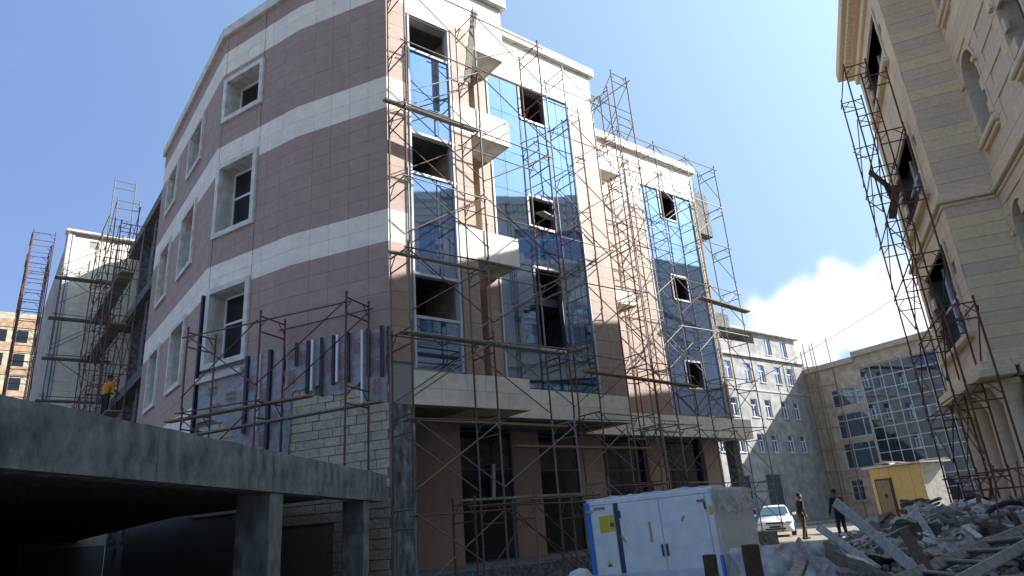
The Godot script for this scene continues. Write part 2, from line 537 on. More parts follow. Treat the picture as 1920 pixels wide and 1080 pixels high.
func make_main_building() -> void:
	var t := thing("office_building", "four storey brown and cream clad building under construction with blue glass bays", "building")
	var browns := [[5.16, 8.2, "brown"], [8.2, 9.05, "cream"], [9.05, 11.9, "brown"], [11.9, 12.86, "cream"], [12.86, 15.45, "brown"], [15.45, 16.3, "cream"]]
	var top := [[16.3, 16.86, "brown"]]
	# --- shaded street corner: three facets of wall
	var fa := wall_frame(Vector3(-1.41, 0, -2.46), Vector3.ZERO)
	var fb := wall_frame(Vector3(-2.6, 0, -5.68), Vector3(-1.41, 0, -2.46))
	var fc := wall_frame(Vector3(-2.6, 0, -14.1), Vector3(-2.6, 0, -5.68))
	var la := Vector2(1.41, 2.46).length()
	var lb := Vector2(1.19, 3.22).length()
	var lc := 8.42
	var wb := [[0.13, 1.92, 6.08, 8.33], [0.12, 1.9, 9.85, 12.2], [0.14, 1.96, 13.64, 15.2]]
	var wc := []
	for x in [[4.6, 6.45], [1.38, 3.05]]:
		for y in [[6.15, 8.28], [9.9, 12.15], [13.55, 15.3]]:
			wc.append([x[0], x[1], y[0], y[1]])
	var inner := func(l): return l.map(func(h): return [h[0] + 0.11, h[1] - 0.11, h[2] + 0.11, h[3] - 0.11])
	var wall_a := wall(t, "wall", fa, 0.0, la, GR - 0.3, 16.86, [], 0.25, M.mortar)
	var wall_b := wall(t, "wall", fb, 0.0, lb, GR - 0.3, 16.86, inner.call(wb), 0.45, M.mortar)
	var wall_c := wall(t, "wall", fc, 0.0, lc, GR - 0.3, 16.86, inner.call(wc), 0.45, M.mortar)
	var rows_a := [[6.1, 8.2, "brown"]] + browns.slice(1) + top
	clad(wall_a, -0.006, la + 0.03, rows_a, 0.57, [], true)
	clad(wall_b, -0.008, lb + 0.006, [[6.1, 8.2, "brown"]] + browns.slice(1) + top, 0.57, wb, true)
	clad(wall_c, 0.0, lc + 0.006, [[4.3, 5.25, "cream"], [5.25, 8.2, "brown"]] + browns.slice(1) + top, 0.6, wc + [[8.0, lc + 0.1, 4.0, 6.05]], false)
	for h in wb: deep_window(t, fb, h[0], h[1], h[2], h[3], h[3] - h[2] > 1.8)
	for h in wc: deep_window(t, fc, h[0], h[1], h[2], h[3], h[3] - h[2] > 1.8)
	# bare block masonry of the lower storey
	var bare_a := func(x, y): return y < 4.9 + 0.15 * sin(x * 5.0)
	courses(wall_a, 0.0, la - 0.02, 2.0, 5.0, 0.2, 0.4, 0.035, bare_a, "block", "block")
	courses(wall_a, 1.4, la - 0.02, 0.4, 2.0, 0.2, 0.4, 0.035, func(_x, _y): return true, "block", "block")
	courses(wall_b, 0.2, lb, 2.4, 5.0, 0.2, 0.4, 0.035, func(x, y): return y < 4.6 and x < 3.4, "block", "block")
	membrane(wall_a, [Vector2(-0.02, 6.12), Vector2(-0.02, 3.55), Vector2(0.18, 3.5), Vector2(0.22, 4.95), Vector2(1.0, 5.02), Vector2(1.05, 4.78), Vector2(1.62, 4.72), Vector2(2.0, 4.85), Vector2(2.16, 4.95), Vector2(2.2, 4.5), Vector2(2.8, 4.45), Vector2(2.8, 6.12)], 0.075)
	membrane(wall_b, [Vector2(0.1, 5.98), Vector2(0.14, 4.7), Vector2(0.7, 4.75), Vector2(1.3, 4.55), Vector2(1.65, 4.3), Vector2(1.8, 3.4), Vector2(3.4, 3.5), Vector2(3.42, 6.1), Vector2(1.95, 6.1), Vector2(1.9, 5.95)], 0.085)
	for r in [[0.33, 0.4, 5.55], [0.66, 0.74, 4.85], [1.05, 1.13, 4.75], [1.38, 1.45, 4.95], [1.8, 1.86, 4.95], [2.32, 2.38, 5.0], [2.68, 2.76, 4.95]]:
		var st := mb()
		box(st, Vector3(r[0], r[2], 0.05), Vector3(r[0] + 0.012, 6.11, 0.17)); box(st, Vector3(r[0] + 0.012, r[2], 0.155), Vector3(r[1], 6.11, 0.168))
		obj("rail", st, M.rail, wall_a)
	for r in [[0.8, 4.9], [1.5, 5.0], [2.18, 4.4]]:
		bx("profile", Vector3(r[0], r[1], 0.13), Vector3(r[0] + 0.05, 6.1, 0.175), M.pvc, wall_a)
	for r in [[2.05, 4.2], [2.9, 3.6]]:
		bx("rail", Vector3(r[0], r[1], 0.1), Vector3(r[0] + 0.1, 6.1, 0.165), M.rail, wall_b)
	bx("rail", Vector3(0.0, 4.3, 0.06), Vector3(0.07, 8.2, 0.16), M.rail, wall_b)
	bx("profile", Vector3(2.52, 4.2, 0.12), Vector3(2.6, 6.1, 0.17), M.pvc, wall_b)
	bx("sill_board", Vector3(0.1, 5.72, 0.1), Vector3(1.9, 5.86, 0.2), M.plaster, wall_b)
	for e in [[0.2, 5.9], [0.22, 5.3], [0.52, 5.72], [1.28, 5.45], [1.62, 5.5], [1.66, 4.98], [2.06, 5.75], [2.52, 5.8], [2.54, 5.25], [2.56, 4.75]]:
		print_on(wall_a, "DELTA", e[0] - 0.05, e[1], 0.11, 0.13)
		print_on(wall_a, "VENT S", e[0] + 0.07, e[1], 0.11, 0.13)
	for e in [[2.25, 5.4], [2.75, 5.0], [3.15, 4.4], [2.75, 4.0], [2.2, 4.3]]:
		print_on(wall_b, "DELTA", e[0] - 0.05, e[1], 0.11, 0.128)
		print_on(wall_b, "VENT S", e[0] + 0.07, e[1], 0.11, 0.128)
	for e in [[0.75, 5.45], [0.9, 5.0], [1.5, 5.2]]:
		print_on(wall_b, "DELTA", e[0], e[1] + 0.06, 0.12, 0.128, false)
		print_on(wall_b, "VENT S", e[0], e[1] - 0.07, 0.12, 0.128, false)
	# --- sunny street front: three blocks, each set back behind the last
	var f1 := wall_frame(Vector3.ZERO, Vector3(1, 0, 0))
	var f2 := wall_frame(Vector3(0, 0, -1), Vector3(1, 0, -1))
	var f3 := wall_frame(Vector3(0, 0, -3), Vector3(1, 0, -3))
	var hole1 := [0.62, 1.96, 5.19, 15.13]
	var rows1 := [[4.36, 5.16, "cream"]] + browns + [[16.3, 16.86, "cream"]]
	var w1 := wall(t, "wall", f1, 0.0, 2.55, 4.36, 16.86, [hole1], 0.3, M.back)
	clad(w1, 0.035, 0.57, [[5.3, 8.2, "brown"]] + browns.slice(1) + [[16.3, 16.86, "cream"]], 0.6, [], true)
	clad(w1, 0.57, 2.01, [[4.36, 5.14, "cream"], [15.18, 16.0, "cream"], [16.0, 16.86, "cream"]], 0.6, [], true)
	clad(w1, 2.01, 2.55, [[4.36, 5.16, "cream"]] + browns + [[16.3, 16.86, "cream"]], 0.6, [], true)
	curtain(t, f1, [0.67, 1.52, 1.91], [5.19, 6.43, 7.51, 8.9, 10.25, 11.44, 12.75, 14.05, 15.13], [[0.6, 2.0, 14.05, 15.13], [0.6, 2.0, 10.25, 11.44], [0.6, 2.0, 6.43, 7.51]], M.glass)
	var lintel := wall(t, "lintel", f1, 2.55, 3.9, 14.9, 16.86, [], 0.99, M.plaster)
	clad(lintel, 2.55, 3.93, [[14.91, 15.45, "cream"], [15.45, 16.3, "cream"], [16.3, 16.86, "cream"]], 0.6, [], true)
	for y in [[4.36, 5.16], [8.22, 9.06], [11.95, 12.82]]:
		var b := wall(t, "floor_beam", f1, 2.55, 3.9, y[0], y[1], [], 0.99, M.plaster)
		clad(b, 2.55, 3.93, [[y[0], y[1], "cream"]], 0.6, [], true)
	# recessed corner beside the first bay
	bx("side_wall", Vector3(2.25, 4.36, -2.2), Vector3(2.55, 16.86, -0.301), M.plaster, t)
	var pier := wall(t, "pier", f2, 3.5, 3.94, 4.36, 14.9, [], 0.8, M["brown1"])
	clad(pier, 3.5, 3.94, [[5.16, 8.2, "brown"], [8.2, 9.05, "cream"], [9.05, 11.9, "brown"], [11.9, 12.86, "cream"], [12.86, 14.88, "brown"]], 0.6, [], false, 0.001, 0.02)
	bx("back_wall", Vector3(2.55, 4.36, -2.1), Vector3(3.5, 16.5, -1.85), M["brown1"], t)
	# second block
	var hole2 := [3.95, 7.5, 5.18, 15.25]
	var w2 := wall(t, "wall", f2, 3.94, 8.65, 4.36, 16.86, [hole2], 0.3, M.back)
	clad(w2, 3.95, 7.5, [[4.36, 5.16, "cream"], [15.28, 16.1, "cream"], [16.1, 16.86, "cream"]], 0.6, [], false)
	clad(w2, 7.52, 8.68, [[4.36, 5.16, "cream"], [5.16, 14.9, "brown"], [14.9, 16.86, "cream"]], 0.58, [], false)
	curtain(t, f2, [4.02, 4.55, 5.3, 6.33, 6.9, 7.45], [5.2, 6.35, 7.55, 8.87, 10.2, 11.25, 12.6, 14.0, 15.24], [[5.3, 6.33, 14.0, 15.24], [5.3, 6.33, 10.2, 11.25], [5.3, 6.33, 6.35, 8.87]], M.glass)
	bx("side_wall", Vector3(8.35, 4.36, -3.2), Vector3(8.65, 16.86, -1.301), M.plaster, t)
	# third block
	var hole3 := [13.1, 16.5, 5.15, 14.66]
	var slots := [[10.35, 10.85, 5.2, 7.9], [10.35, 10.85, 9.3, 11.6], [10.35, 10.85, 12.6, 14.2]]
	var w3 := wall(t, "wall", f3, 8.65, 16.75, 4.33, 16.1, [hole3] + slots, 0.3, M.back)
	var rows3 := [[4.33, 5.1, "cream"], [5.1, 13.6, "brown"], [13.6, 16.1, "cream"]]
	clad(w3, 8.65, 13.06, rows3, 0.6, slots, false)
	clad(w3, 13.06, 16.78, [[4.33, 5.1, "cream"], [14.7, 16.1, "cream"]], 0.6, [], false)
	curtain(t, f3, [13.16, 14.3, 15.3, 16.44], [5.16, 6.2, 7.27, 8.5, 9.8, 10.85, 12.1, 13.4, 14.65], [[14.3, 15.3, 13.4, 14.65], [14.3, 15.3, 9.8, 10.85], [14.3, 15.3, 6.2, 7.27]], M.glass)
	for s in slots:
		var sw := wall(t, "slot_window", f3, s[0], s[1], s[2], s[3], [[s[0] + 0.05, s[1] - 0.05, s[2] + 0.05, s[3] - 0.05]], 0.12, M.alu, -0.1)
		bx("pane", Vector3(s[0] + 0.05, s[2] + 0.05, -0.18), Vector3(s[1] - 0.05, s[3] - 0.05, -0.17), M.glass, sw)
	for y in [8.75, 14.05]:
		bx("hood", Vector3(9.6, y, -2.96), Vector3(11.0, y + 0.5, -2.1), M.cream0, t)
	bx("corner_strip", Vector3(16.5, 5.1, -3.02), Vector3(16.74, 14.7, -2.93), M.block2, t)
	var eb := wall(t, "floor_beam", f3, 16.75, 17.9, 4.33, 5.1, [], 0.99, M.plaster)
	clad(eb, 16.78, 17.92, [[4.33, 5.1, "cream"]], 0.6, [], false)
	for y in [[8.95, 9.6], [13.2, 15.3]]:
		var st := mb()
		cbox(st, Vector3(16.76, y[0], -4.0), Vector3(17.75, y[1], -2.98), 0.03)
		obj("floor_beam", st, M.concrete, t)
	var rb := mb()
	for i in 26:
		var x := 16.8 + 0.9 * rng.randf()
		var z := -3.0 - 0.9 * rng.randf()
		tube(rb, Vector3(x, 15.2, z), Vector3(x + rng.randf_range(-0.2, 0.2), 15.3 + rng.randf_range(0.2, 0.7), z + rng.randf_range(-0.2, 0.2)), 0.012, -1, 4)
	obj("reinforcement", rb, M.rust, t).set_meta("kind", "stuff")
	bx("column", Vector3(17.2, GR, -3.9), Vector3(17.6, 13.2, -3.5), M.concrete, t)
	# parapet copings (each a few millimetres apart in height where they meet)
	for p in [[Vector3(0.2, 16.86, -0.5), Vector3(4.08, 17.2, 0.2)], [Vector3(3.6, 16.86, -1.6), Vector3(8.85, 17.194, -0.82)], [Vector3(8.4, 16.1, -3.6), Vector3(16.95, 16.45, -2.8)]]:
		var st := mb()
		cbox(st, p[0], p[1], 0.02)
		obj("coping", st, M.trim, t)
	for c in [[fa, -0.12, la + 0.1, 17.203], [fb, -0.08, lb + 0.05, 17.206], [fc, 0.0, lc + 0.05, 17.209]]:
		var st := mb()
		cbox(st, Vector3(c[1], 16.86, -0.5), Vector3(c[2], c[3], 0.16), 0.02)
		obj("coping", st, M.trim, t, c[0])
	# floors, roof and the back of the building
	var plan := PackedVector2Array([Vector2(0.1, -0.45), Vector2(2.2, -0.45), Vector2(2.2, -2.3), Vector2(4.2, -2.3), Vector2(4.2, -1.4), Vector2(8.3, -1.4), Vector2(8.3, -3.5), Vector2(16.6, -3.5), Vector2(16.6, -13.5), Vector2(-2.0, -13.5), Vector2(-2.0, -5.8), Vector2(-0.85, -2.6)])
	for y in [4.36, 7.85, 11.6, 15.4]:
		var st := mb()
		prism(st, plan, y + 0.002, y + 0.25)
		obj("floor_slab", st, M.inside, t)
	var roof := mb()
	prism(roof, plan, 16.5, 16.7)
	obj("roof_slab", roof, M.concrete, t)
	for p in [[Vector3(-2.59, GR, -14.3), Vector3(16.9, 16.0, -14.0)], [Vector3(16.6, 4.4, -13.9), Vector3(16.9, 16.0, -4.1)], [Vector3(0.6, 4.61, -5.2), Vector3(16.5, 16.4, -5.0)]]:
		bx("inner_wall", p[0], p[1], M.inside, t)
	for x in [2.6, 7.2, 12.4]:
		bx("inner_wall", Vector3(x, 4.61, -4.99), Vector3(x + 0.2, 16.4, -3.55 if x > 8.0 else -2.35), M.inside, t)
	# ground floor: brown piers and dark shop glass behind the overhang
	for p in [[0.0, 0.6, 0.0], [1.75, 3.15, -2.1], [5.4, 6.6, -3.0], [8.6, 9.9, -3.6], [12.2, 13.2, -3.6], [15.4, 16.4, -3.6]]:
		var pw := wall(t, "ground_floor_pier", Transform3D(Basis(), Vector3(0, 0, p[2])), p[0], p[1], GR, 4.35, [], 0.5, M.concrete_deck if p[0] == 0.0 else M.brown1)
	for s in [[0.6, 1.75, -2.5], [3.15, 5.4, -2.8], [6.6, 8.6, -3.4], [9.9, 12.2, -3.8], [13.2, 15.4, -3.8]]:
		var sf := wall(t, "shop_window", Transform3D(Basis(), Vector3(0, 0, s[2])), s[0], s[1], 0.8, 4.3, [[s[0] + 0.05, s[1] - 0.05, 0.86, 3.2], [s[0] + 0.05, s[1] - 0.05, 3.26, 4.25]], 0.1, M.joint)
		bx("pane", Vector3(s[0] + 0.05, 0.86, -0.06), Vector3(s[1] - 0.05, 3.2, -0.05), M.glass_dark, sf)
		bx("pane", Vector3(s[0] + 0.05, 3.26, -0.06), Vector3(s[1] - 0.05, 4.25, -0.05), M.glass_dark, sf)
	var pl := mb()
	prism(pl, PackedVector2Array([Vector2(0.62, 0.3), Vector2(4.1, 0.3), Vector2(4.1, -0.7), Vector2(8.8, -0.7), Vector2(8.8, -2.7), Vector2(17.9, -2.7), Vector2(17.9, -4.6), Vector2(0.62, -4.6)]), GR - 0.2, 0.82)
	obj("plinth", pl, M.concrete, t)
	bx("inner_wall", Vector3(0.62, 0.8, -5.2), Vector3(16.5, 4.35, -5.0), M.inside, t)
	inst("door_frame", unit_box, M.alu, t, Transform3D(Basis.from_euler(Vector3(0, 0, -0.06)) * Basis.from_scale(Vector3(0.1, 0.9, 0.06)), Vector3(4.6, 2.9, -2.7)))

# ------------------------------------------------------------------ wing behind, with its own scaffolds
func make_wing() -> void:
	var t := thing("building_wing", "unfinished cream panelled wing with taped white edge behind the corner scaffolds", "building", Vector3.ZERO)
	var f := wall_frame(Vector3(-4.95, 0, -24), Vector3(-1.5, 0, -24))
	var w := wall(t, "wall", f, 0.0, 3.2, GR - 0.2, 17.0, [], 0.4, M.back)
	var rows := []
	for i in 17: rows.append([2.2 + i * 0.86, 3.06 + i * 0.86, "cream"])
	clad(w, 0.25, 3.2, rows, 0.75, [[0.9, 1.3, 16.3, 16.7]], true)
	var st := mb()
	cbox(st, Vector3(-0.1, 2.0, 0.0), Vector3(0.12, 17.0, 0.12), 0.03)
	cbox(st, Vector3(0.15, 2.0, 0.02), Vector3(0.24, 16.9, 0.1), 0.02)
	obj("edge_profile", st, M.alu, t, f)
	var cap := mb()
	cbox(cap, Vector3(-0.15, 17.0, -0.5), Vector3(3.4, 17.14, 0.22), 0.03)
	obj("coping", cap, M.trim, t, f)
	bx("side_wall", Vector3(-4.95, GR - 0.2, -40), Vector3(-4.55, 16.9, -24.4), M.stucco, t)
	# unclad blockwork between the wing and the finished corner
	var f2 := wall_frame(Vector3(-1.75, 0, -23.6), Vector3(-1.75, 0, -14.3))
	var hs := []
	for y in [[5.6, 7.9], [9.4, 11.6], [13.1, 15.3]]:
		for x in [[0.8, 2.2], [3.4, 4.8], [6.2, 7.6]]: hs.append([x[0], x[1], y[0], y[1]])
	var w2 := wall(t, "wall", f2, -0.38, 9.28, GR - 0.2, 16.6, hs, 0.4, M.mortar)
	courses(w2, 7.0, 9.28, 2.6, 16.4, 0.23, 0.46, 0.03, func(x, y): return not ((x < 7.7) and ((y > 5.4 and y < 8.0) or (y > 9.2 and y < 11.7) or (y > 12.9 and y < 15.4))), "block", "block")
	for y in [4.3, 8.2, 12.0, 15.9]:
		bx("floor_edge", Vector3(-2.35, y, -23.5), Vector3(-1.74, y + 0.45, -14.32), M.concrete, t)
	for z in [-15.2, -18.4, -21.5]:
		bx("column", Vector3(-2.1, 2.0, z), Vector3(-1.7, 16.5, z + 0.45), M.concrete_old, t)
	bx("inner_wall", Vector3(-0.9, 2.0, -23.6), Vector3(-0.7, 16.5, -14.3), M.inside, t)

# ------------------------------------------------------------------ parking deck in the foreground
func make_deck() -> void:
	var t := thing("parking_deck", "low concrete parking deck with stained edge beam over a dark bay", "parking deck")
	var e := Vector3(-0.42, 0, 0.58)
	var dir := Vector3(-0.7071, 0, 0.7071)
	var f := wall_frame(e + dir * 15.0, e)
	# edge beam, cast in lengths
	var xs := [0.0, 4.1, 7.7, 10.15, 13.6, 15.0]
	for i in xs.size() - 1:
		var st := mb()
		var n := int((xs[i + 1] - xs[i]) / 0.22)
		for k in n:
			var xa: float = xs[i] + 0.004 + (xs[i + 1] - xs[i] - 0.008) * k / n
			var xb: float = xs[i] + 0.004 + (xs[i + 1] - xs[i] - 0.008) * (k + 1) / n
			var ta := 2.8 + 0.006 * sin(xa * 5.0) + 0.004 * sin(xa * 17.0)
			var tb := 2.8 + 0.006 * sin(xb * 5.0) + 0.004 * sin(xb * 17.0)
			quad(st, Vector3(xa, 2.28, 0), Vector3(xa, ta, 0), Vector3(xb, tb, 0), Vector3(xb, 2.28, 0))
			quad(st, Vector3(xa, ta, 0), Vector3(xa, ta, -0.3), Vector3(xb, tb, -0.3), Vector3(xb, tb, 0))
			quad(st, Vector3(xa, 2.28, -0.3), Vector3(xa, 2.28, 0), Vector3(xb, 2.28, 0), Vector3(xb, 2.28, -0.3))
			quad(st, Vector3(xb, 2.28, -0.3), Vector3(xb, tb, -0.3), Vector3(xa, ta, -0.3), Vector3(xa, 2.28, -0.3))
		quad(st, Vector3(xs[i] + 0.004, 2.28, -0.3), Vector3(xs[i] + 0.004, 2.8, -0.3), Vector3(xs[i] + 0.004, 2.8, 0), Vector3(xs[i] + 0.004, 2.28, 0))
		quad(st, Vector3(xs[i + 1] - 0.004, 2.28, 0), Vector3(xs[i + 1] - 0.004, 2.8, 0), Vector3(xs[i + 1] - 0.004, 2.8, -0.3), Vector3(xs[i + 1] - 0.004, 2.28, -0.3))
		obj("edge_beam", st, M.concrete_deck, t, f)
	# slab and its walls
	var a := e + dir * 15.0
	var slab := PackedVector2Array([Vector2(e.x - 0.25, e.z - 0.2), Vector2(-1.75, -2.35), Vector2(-2.95, -5.6), Vector2(-2.95, -26.0), Vector2(-26.0, -26.0), Vector2(-26.0, a.z - 0.3), Vector2(a.x - 0.25, a.z - 0.25)])
	slab.reverse()
	var st2 := mb()
	prism(st2, slab, 2.45, 2.78)
	obj("deck_slab", st2, M.concrete, t)
	for c in [[10.335, 0.37, 0.5], [13.87, 0.28, 0.42]]:
		var st := mb()
		cbox(st, Vector3(c[0] - c[1] / 2, GR - 0.2, -c[2]), Vector3(c[0] + c[1] / 2, 2.28, -0.02), 0.015)
		obj("column", st, M.concrete_deck, t, f)
	for c in [[6.2, -4.0], [9.4, -5.5]]:
		var st := mb()
		cbox(st, Vector3(c[0], GR - 0.2, c[1] - 0.4), Vector3(c[0] + 0.4, 2.45, c[1]), 0.015)
		obj("column", st, M.concrete_old, t, f)
	bx("back_wall", Vector3(-26.2, GR - 0.2, -26.2), Vector3(-2.95, 2.45, -26.0), M.concrete_old, t)
	bx("side_wall", Vector3(-26.2, GR - 0.2, -26.0), Vector3(-26.0, 2.45, a.z - 0.3), M.concrete_old, t)
	bx("side_wall", Vector3(-26.0, GR - 0.2, a.z - 0.5), Vector3(a.x - 0.3, 2.45, a.z - 0.3), M.concrete_old, t)

# ------------------------------------------------------------------ scaffolds
func frame_mesh(w: float, h: float) -> ArrayMesh:
	var st := mb()
	var r := 0.023
	tube(st, Vector3(0, 0, 0), Vector3(0, h + 0.04, 0), r); tube(st, Vector3(0, 0, w), Vector3(0, h + 0.04, w), r)
	for y in [h - 0.1, h - 0.46]:
		tube(st, Vector3(0, y, 0), Vector3(0, y, w), 0.018)
	for z in [[0.0, 0.22], [w, w - 0.22]]:
		tube(st, Vector3(0, h - 0.36, z[0]), Vector3(0, h - 0.12, z[1]), 0.013, -1, 5)
		tube(st, Vector3(0, h * 0.5, z[0]), Vector3(0.05, h * 0.5, z[0]), 0.011, -1, 5)
		tube(st, Vector3(0, h - 0.02, z[0]), Vector3(0, h + 0.03, z[0]), 0.03, -1, 6)
	return st.commit()

func scaffold(called: String, label: String, xf: Transform3D, xs: Array, z0: float, z1: float, base: float, lifts: Array, lh: float, kinds: Array, group := "", dense := 0.5, r := 0.02) -> Node3D:
	var t := thing(called, label, "scaffold", Vector3.ZERO, group)
	t.transform = xf
	var fm := frame_mesh(z1 - z0, lh)
	for i in xs.size():
		var lean := rng.randf_range(-0.004, 0.004)
		for k in lifts[i]:
			var m: Material = M[kinds[rng.randi() % kinds.size()]]
			inst("frame", fm, m, t, Transform3D(Basis.from_euler(Vector3(lean, rng.randf_range(-0.03, 0.03), lean)), Vector3(xs[i] + rng.randf_range(-0.01, 0.01), base + k * lh, z0)))
		for z in [z0, z1]:
			bx("base_plate", Vector3(xs[i] - 0.08, base - 0.012, z - 0.08), Vector3(xs[i] + 0.08, base + 0.004, z + 0.08), M.rust, t)
	for i in xs.size() - 1:
		var both := mini(lifts[i], lifts[i + 1])
		for k in both:
			var ya := base + k * lh
			for z in [z0, z1]:
				var zz: float = z + (0.04 if z == z1 else -0.04)
				if (z == z1 and rng.randf() < 0.5 + dense) or rng.randf() < dense * 0.7:
					var m: Material = M[kinds[rng.randi() % kinds.size()]]
					var flip := (k + i) % 2 == 0
					var lo := Vector3(xs[i] if flip else xs[i + 1], ya + 0.25, zz)
					var hi := Vector3(xs[i + 1] if flip else xs[i], ya + lh - 0.2, zz)
					rod("brace", lo, hi, r * 0.8, m, t)
					if rng.randf() < dense * 0.6: rod("brace", Vector3(lo.x, hi.y, zz + 0.03), Vector3(hi.x, lo.y, zz + 0.03), r * 0.75, m, t)
				if rng.randf() < (0.7 if z == z1 else 0.4):
					var yy := ya + lh - 0.14 + rng.randf_range(-0.1, 0.08)
					rod("ledger", Vector3(xs[i] - 0.15, yy, z + 0.05), Vector3(xs[i + 1] + 0.15, yy + rng.randf_range(-0.06, 0.06), z + 0.05), r * 0.9, M[kinds[rng.randi() % kinds.size()]], t)
	return t

func plank(a: Vector3, b: Vector3, w: float, th: float, m: Material, label: String, group := "", tilt := 0.0) -> void:
	var d := (b - a)
	var x := d.normalized()
	var z := x.cross(Vector3.UP).normalized().rotated(x, tilt)
	var st := mb()
	cbox(st, Vector3(0, 0, -w / 2), Vector3(d.length(), th, w / 2), 0.006)
	var o := obj("scaffold_plank", st, m, self, Transform3D(Basis(x, z.cross(x), z), a))
	tag(o, label, "plank", group)

func make_scaffolds() -> void:
	var mix := ["pole", "pole", "pole_grey", "rust"]
	var f1 := Transform3D()
	scaffold("facade_scaffold", "tall tube scaffold in front of the first narrow glass bay at the corner", f1, [-0.07, 2.1, 4.4], 0.22, 1.08, GR, [8, 8, 8], 1.85, ["pole", "rust", "rust", "pole_grey"], "", 0.55)
	rod("top_pole", Vector3(2.1, 14.9, 1.08), Vector3(2.13, 15.35, 1.08), 0.022, M.pole, get_node("facade_scaffold"))
	scaffold("facade_scaffold", "tall tube scaffold in front of the second wide glass bay", f1, [6.25, 8.35], -0.7, 0.15, 0.82, [8, 8], 1.85, mix, "", 0.8)
	scaffold("facade_scaffold", "scaffold along the set back third block with the far glass bay", f1, [10.95, 13.0, 15.05, 17.0], -2.72, -1.86, 0.82, [8, 8, 8, 8], 1.9, mix, "", 0.8)
	var tw := Transform3D(Basis(Vector3.UP, PI / 2), Vector3(10.0, 0, -1.0))
	scaffold("scaffold_tower", "slender scaffold tower rising above the roof between two blocks", tw, [0.0, 1.45], 0.0, 0.86, 0.82, [9, 9], 1.88, ["pole_grey", "rust", "rust_red"], "", 1.0)
	# two stray frames left on the deck side and by the shop front
	scaffold("low_scaffold", "single lift rusty scaffold standing before the dark shop front", Transform3D(Basis(), Vector3(1.2, 0, 0.45)), [0.0, 1.6, 3.4], 0.0, 0.8, GR, [1, 1, 1], 1.9, ["rust", "pole"], "", 0.4)
	# low scaffold on the deck against the bare corner
	var fa := wall_frame(Vector3(-1.41, 0, -2.46), Vector3.ZERO)
	scaffold("deck_scaffold", "two lift red scaffold on the deck before the bare block wall", fa, [-2.1, 0.05, 2.42], 0.22, 1.06, 2.79, [2, 2, 2], 1.95, ["rust", "rust", "rust_red"], "", 0.4)
	var pa := func(x, y, z): return fa * Vector3(x, y, z)
	plank(pa.call(-2.9, 4.55, 0.75), pa.call(1.25, 4.62, 0.7), 0.2, 0.045, M.wood, "upper yellow plank lying on the red deck scaffold")
	plank(pa.call(-2.9, 4.08, 0.95), pa.call(2.95, 4.3, 0.5), 0.2, 0.045, M.wood_old, "lower long grey plank lying on the red deck scaffold")
	# planks on the street front scaffold
	plank(Vector3(-0.3, 7.62, 0.6), Vector3(2.25, 7.56, 0.72), 0.22, 0.05, M.wood, "fresh orange plank across the first bay below the second white band", "", 0.3)
	plank(Vector3(-0.4, 11.62, 0.6), Vector3(2.2, 11.5, 0.74), 0.22, 0.06, M.wood_old, "grey weathered plank across the first bay near the top", "", 0.3)
	plank(Vector3(-0.15, 5.75, 0.7), Vector3(4.5, 5.68, 0.75), 0.22, 0.05, M.wood_old, "long grey plank across the first bay above its lowest glass", "")
	plank(Vector3(-0.1, 3.85, 0.75), Vector3(4.3, 3.82, 0.8), 0.24, 0.05, M.wood, "yellowish plank under the lowest white band")
	plank(Vector3(3.2, 3.42, 0.2), Vector3(8.6, 3.5, -0.4), 0.2, 0.05, M.wood, "old plank under the white band of the second block")
	plank(Vector3(1.2, 2.2, 0.9), Vector3(4.7, 2.24, 0.9), 0.2, 0.05, M.wood_old, "old plank lying on the single lift scaffold")
	plank(Vector3(14.6, 9.55, -2.0), Vector3(17.3, 9.25, -1.75), 0.3, 0.05, M.wood, "short reddish plank sticking out of the far scaffold")
	plank(Vector3(4.6, 9.9, 0.3), Vector3(5.7, 10.25, -0.4), 0.25, 0.05, M.wood_old, "short plank tilted before the middle opening of the second bay")
	plank(Vector3(6.3, 5.6, -0.3), Vector3(11.6, 5.55, -0.6), 0.22, 0.05, M.wood, "long plank across the shaded foot of the second block")
	var st := mb()
	cbox(st, Vector3(-0.1, 0, -0.015), Vector3(0.1, 2.3, 0.015), 0.004)
	tag(obj("leaning_board", st, M.wood_old, self, Transform3D(Basis.from_euler(Vector3(0.12, 0.0, -0.09)), Vector3(2.0, 13.0, 0.75))), "grey board leaning upright on the top lift of the first bay scaffold", "board")
	# behind the corner, towards the wing
	var fc := wall_frame(Vector3(-2.6, 0, -24), Vector3(-2.6, 0, -14.1))
	scaffold("side_scaffold", "dense dark scaffold before the unclad blockwork behind the corner", fc, [0.9, 2.9, 4.9, 6.9, 8.9], 0.35, 1.2, 2.79, [7, 7, 8, 7, 6], 1.9, ["rust", "pole", "rust"], "", 0.9)
	scaffold("wing_scaffold", "thin dark scaffold before the cream wing wall", wall_frame(Vector3(-5.1, 0, -23.4), Vector3(-2, 0, -23.4)), [0.05, 2.2], 0.1, 0.9, 2.79, [7, 7], 1.95, ["pole", "rust"], "", 0.5)
	scaffold("end_scaffold", "reddish scaffold tower standing clear against the sky beside the wing", wall_frame(Vector3(-6.3, 0, -27.5), Vector3(-6.3, 0, -22.7)), [0.0, 1.6, 3.2, 4.8], -0.75, 0.1, 2.79, [7, 7, 7, 7], 1.93, ["rust_red", "rust", "pole"], "", 0.7)
	for y in [6.45, 8.38, 10.3, 12.2, 14.2]:
		plank(Vector3(-5.3, y, -22.95), Vector3(-2.6, y + 0.03, -22.95), 0.5, 0.05, M.wood_old, "grey platform board on the scaffold before the cream wing", "platform boards before the wing")
